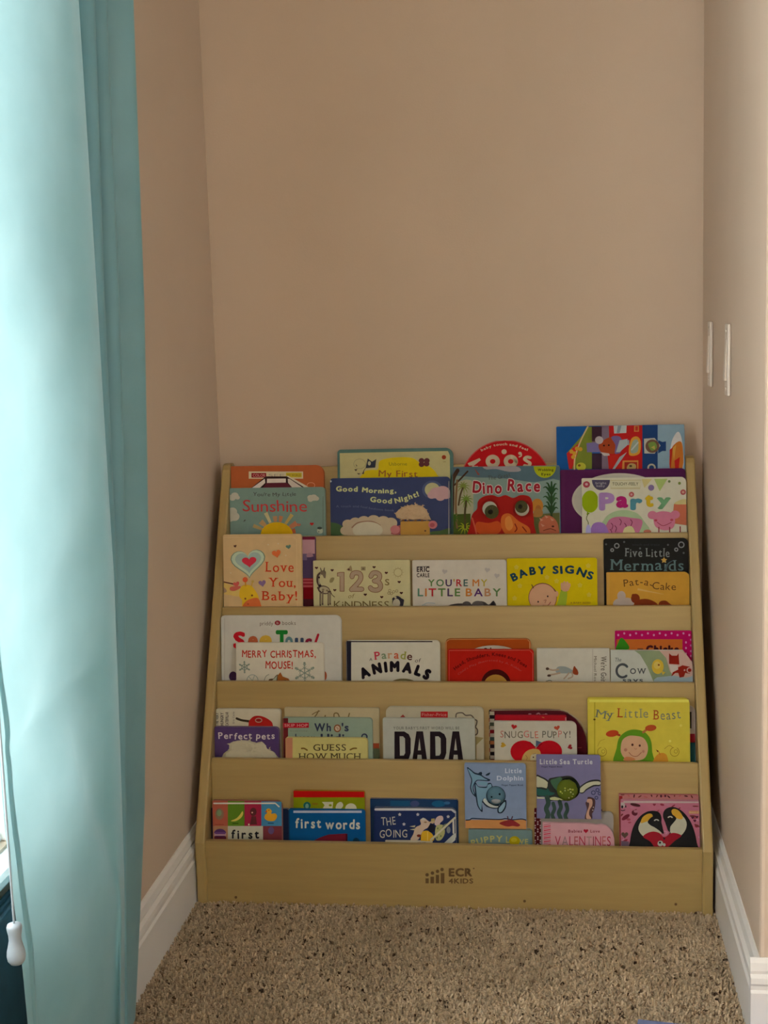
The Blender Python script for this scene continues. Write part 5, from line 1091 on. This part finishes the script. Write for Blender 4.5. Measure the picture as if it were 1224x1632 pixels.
def art(a):
    ln = (36, 36, 30); gr = (40, 54, 42)
    w_ = (150, 142, 130); a.text('Little Sea Turtle', 135, 868, 202, 72, w_, .03, serif=.05, gap=.14); a.text('Finger Puppet Book', 160, 450, 245, 20, (44, 38, 50), .02)
    a.poly([(85, 355), (150, 370), (230, 410), (300, 480), (350, 560), (330, 610), (240, 570), (160, 545), (85, 535)], ln, 3); a.poly([(85, 375), (150, 392), (220, 430), (285, 500), (345, 575), (260, 545), (160, 520), (85, 510)], (146, 138, 104), 3)
    a.poly([(250, 430), (330, 385), (440, 370), (560, 365), (650, 430), (690, 540), (650, 640), (560, 700), (440, 712), (330, 705), (250, 690)], ln, 4); a.poly([(280, 435), (350, 400), (440, 390), (440, 560), (360, 560)], (52, 76, 50), 3); a.poly([(250, 685), (340, 655), (500, 690), (640, 580), (650, 620), (560, 685), (440, 702), (320, 700)], (146, 140, 92), 3)
    a.poly([(90, 525), (220, 540), (240, 510), (290, 570), (365, 590), (340, 640), (260, 660), (180, 650), (95, 645)], ln, 3); a.poly([(95, 540), (215, 560), (245, 535), (280, 585), (340, 598), (320, 625), (240, 640), (95, 632)], (30, 62, 50), 3); a.poly([(95, 655), (200, 665), (200, 680), (95, 680)], (146, 138, 104))
    a.poly([(685, 520), (790, 445), (880, 415), (975, 425), (975, 500), (890, 510), (790, 560), (740, 605), (690, 600)], ln, 3); a.poly([(692, 540), (790, 465), (890, 440), (970, 445), (970, 485), (880, 490), (780, 545), (740, 588), (692, 590)], (146, 138, 104), 3)
    for x, y0, w in ((235, 660, 66), (320, 745, 50), (410, 720, 56), (500, 755, 52)): a.line([(x, y0), (x + 18, y0 + 80), (x - 12, y0 + 160), (x + 14, y0 + 240), (x - 8, y0 + 320)], w, gr)
    for x, y, r in ((880, 597, 26), (937, 560, 22), (965, 610, 18), (922, 668, 20)): a.ring(x, y, r, r, 13, (50, 48, 66))
    a.poly([(800, 660), (850, 660), (900, 690), (905, 760), (885, 850), (860, 890), (860, 960), (760, 960), (790, 830), (770, 740), (800, 710)], (62, 40, 36), 3); a.poly([(795, 690), (850, 685), (868, 720), (862, 780), (830, 830), (820, 900), (850, 960), (785, 960), (785, 880), (815, 800), (820, 740), (790, 730)], (148, 108, 82), 3)
    for x, y in ((880, 800), (872, 840)): a.ell(x, y, 8, 8, (150, 130, 120))
def part(e, A, mpp):
    dome('puppet_opening', e, A, 540, 540, 155, .0012, (18, 22, 14), .8)
    h_ = dome('finger_puppet', e, A, 515, 560, 148, .012, (72, 78, 20), .6, bumps=.010)
    rnd = random.Random(8)
    for i in range(16):
        x, y = 515 + rnd.gauss(0, 62), 575 + rnd.gauss(0, 62); dd = math.hypot(x - 515, y - 560)/148
        if dd < .9: dome('speckle', h_, A, x, y, rnd.uniform(9, 15), .0018, (140, 136, 52) if i % 3 else (150, 146, 90), .3, y0=.012*math.sqrt(1 - dd*dd) - .0006)
book('purple-grey sea turtle book with a sparkly plush shell', 5, .0245, .0095, 854.5, 957, 1203, (92, 84, 100), (845, 1195, 8.743), art, 2, 4, (92, 86, 98), yb=1305, lean=5.5, part=part)
def art(a):
    for i in range(14): a.ell(100 + i*75, 95 + (i*37) % 30, 26, 9, ((88, 40, 30), (140, 70, 60), (60, 24, 24))[i % 3], (i*50) % 180)
    a.ell(600, 110, 14, 20, (60, 22, 28)); a.ell(655, 108, 14, 18, (60, 22, 28)); a.rect_(50, 110, 98, 900, (112, 26, 24))
book('pink patterned book edge behind the penguin book', 5, .0105, .0095, 986.5, 1120.5, 1266.5, (142, 84, 74), (980, 1255, 8.16), art, 1, 2, (120, 40, 36))
def art(a):
    rnd = random.Random(12)
    for i in range(60): a.ell(rnd.uniform(70, 1150), rnd.uniform(210, 790), rnd.uniform(18, 46), rnd.uniform(8, 16), ((112, 34, 42), (128, 56, 60), (160, 104, 112), (96, 40, 36), (150, 92, 96))[i % 5], rnd.uniform(-60, 30))
    a.ell(265, 225, 68, 20, (62, 26, 26), 12); a.ell(255, 330, 40, 34, (80, 28, 34), 30); a.ell(270, 310, 26, 18, (150, 92, 96)); a.ell(140, 385, 60, 26, (96, 30, 38), -35); a.heart(128, 615, 90, 90, (74, 54, 42)); a.ell(95, 230, 36, 40, (146, 128, 114)); a.ell(95, 250, 14, 20, (30, 24, 24)); a.line([(60, 285), (100, 300), (130, 290)], 10, (30, 24, 24)); a.ell(140, 245, 8, 16, (30, 24, 24)); a.poly([(70, 690), (180, 700), (180, 800), (70, 800)], (84, 66, 72))
    a.heart(512, 222, 40, 36, (96, 30, 40)); a.rect_(960, 300, 1095, 340, (158, 104, 66)); a.text('board', 970, 1085, 332, 24, (164, 140, 96)); 
    for x, y in ((1010, 390), (1065, 382), (1038, 430)): a.heart(x, y, 40, 42, (66, 26, 36))
    bk = (26, 24, 22)
    a.poly([(185, 900), (195, 700), (235, 520), (310, 390), (400, 320), (490, 300), (570, 320), (605, 385), (605, 470), (635, 580), (620, 600), (580, 570), (560, 700), (560, 900)], bk, 4)
    a.poly([(620, 900), (640, 700), (720, 575), (690, 560), (660, 470), (625, 380), (640, 300), (700, 258), (780, 255), (880, 310), (970, 420), (1030, 560), (1065, 720), (1080, 900)], bk, 4)
    cr = (150, 140, 110); yl = (162, 118, 34)
    a.poly([(305, 540), (330, 450), (380, 400), (440, 430), (450, 480), (520, 520), (600, 585), (560, 640), (440, 650), (360, 625)], cr, 3); a.poly([(335, 460), (360, 385), (430, 340), (480, 345), (490, 390), (450, 425), (400, 445)], yl, 3)
    a.poly([(720, 580), (710, 530), (740, 480), (790, 420), (820, 360), (880, 370), (930, 450), (920, 540), (860, 620), (780, 640)], cr, 3); a.poly([(735, 300), (770, 275), (830, 300), (880, 370), (870, 410), (810, 400), (750, 350)], yl, 3)
    a.poly([(425, 445), (480, 380), (560, 370), (600, 440), (632, 590), (600, 575), (560, 520), (470, 490)], bk, 3); a.poly([(640, 380), (720, 340), (798, 395), (760, 450), (720, 510), (715, 578), (690, 550), (655, 460)], bk, 3)
    a.poly([(365, 640), (420, 590), (500, 570), (580, 590), (640, 645), (720, 595), (790, 590), (865, 625), (780, 690), (650, 800), (540, 800), (460, 700)], (122, 22, 28), 3)
    for x, y in ((540, 432), (718, 392)): a.ell(x, y, 34, 24, (158, 150, 126), 0, 20, 180, 360); a.ell(x, y + 4, 17, 14, bk)
    a.ell(590, 725, 36, 36, (150, 142, 120)); a.ell(585, 715, 14, 14, bk); a.ell(640, 742, 18, 20, (150, 142, 120)); a.poly([(625, 640), (660, 660), (635, 680)], bk)
    a.rect_(100, 140, 1090, 160, (150, 130, 118)); a.rect_(110, 172, 1090, 200, (150, 126, 112))
book('pink book with two black penguins leaning over a red heart', 5, .022, .0105, 989, 1121, 1276, (150, 84, 90), (980, 1255, 8.16), art, 2, 3, (146, 116, 104))

# ---- a book lying on the carpet, mostly out of the frame
zt = 0.014
L = hit(1017, 1624.5, Vector((0, 0, zt)), Vector((0, 0, 1))); R = hit(1100, 1633.5, Vector((0, 0, zt)), Vector((0, 0, 1)))
ang = math.atan2(R.y - L.y, R.x - L.x)
e = tag(empty('floor_book', (L.x, L.y, 0.001), (0, 0, ang)), 'blue-grey book lying on the carpet at the photo bottom', 'book')
ref = refwhite(1100); BL, RD = pal((92, 94, 110), ref), pal((120, 40, 56), ref)
b = MB(); b.box(0, 0.21, -0.21, 0, 0.011, 0.0135, 0); b.box(0, 0.21, -0.21, 0, -0.001, 0.0015, 1); b.box(0, 0.0015, -0.21, 0, 0.0015, 0.011, 1); b.build('cover', [BL, RD], e, bevel=0.0008)
b = MB()
for i in range(5): b.box(0.0016, 0.207, -0.207, -0.003, 0.0016 + i*0.0019, 0.0033 + i*0.0019)
b.build('page_block', M_PAGE, e)
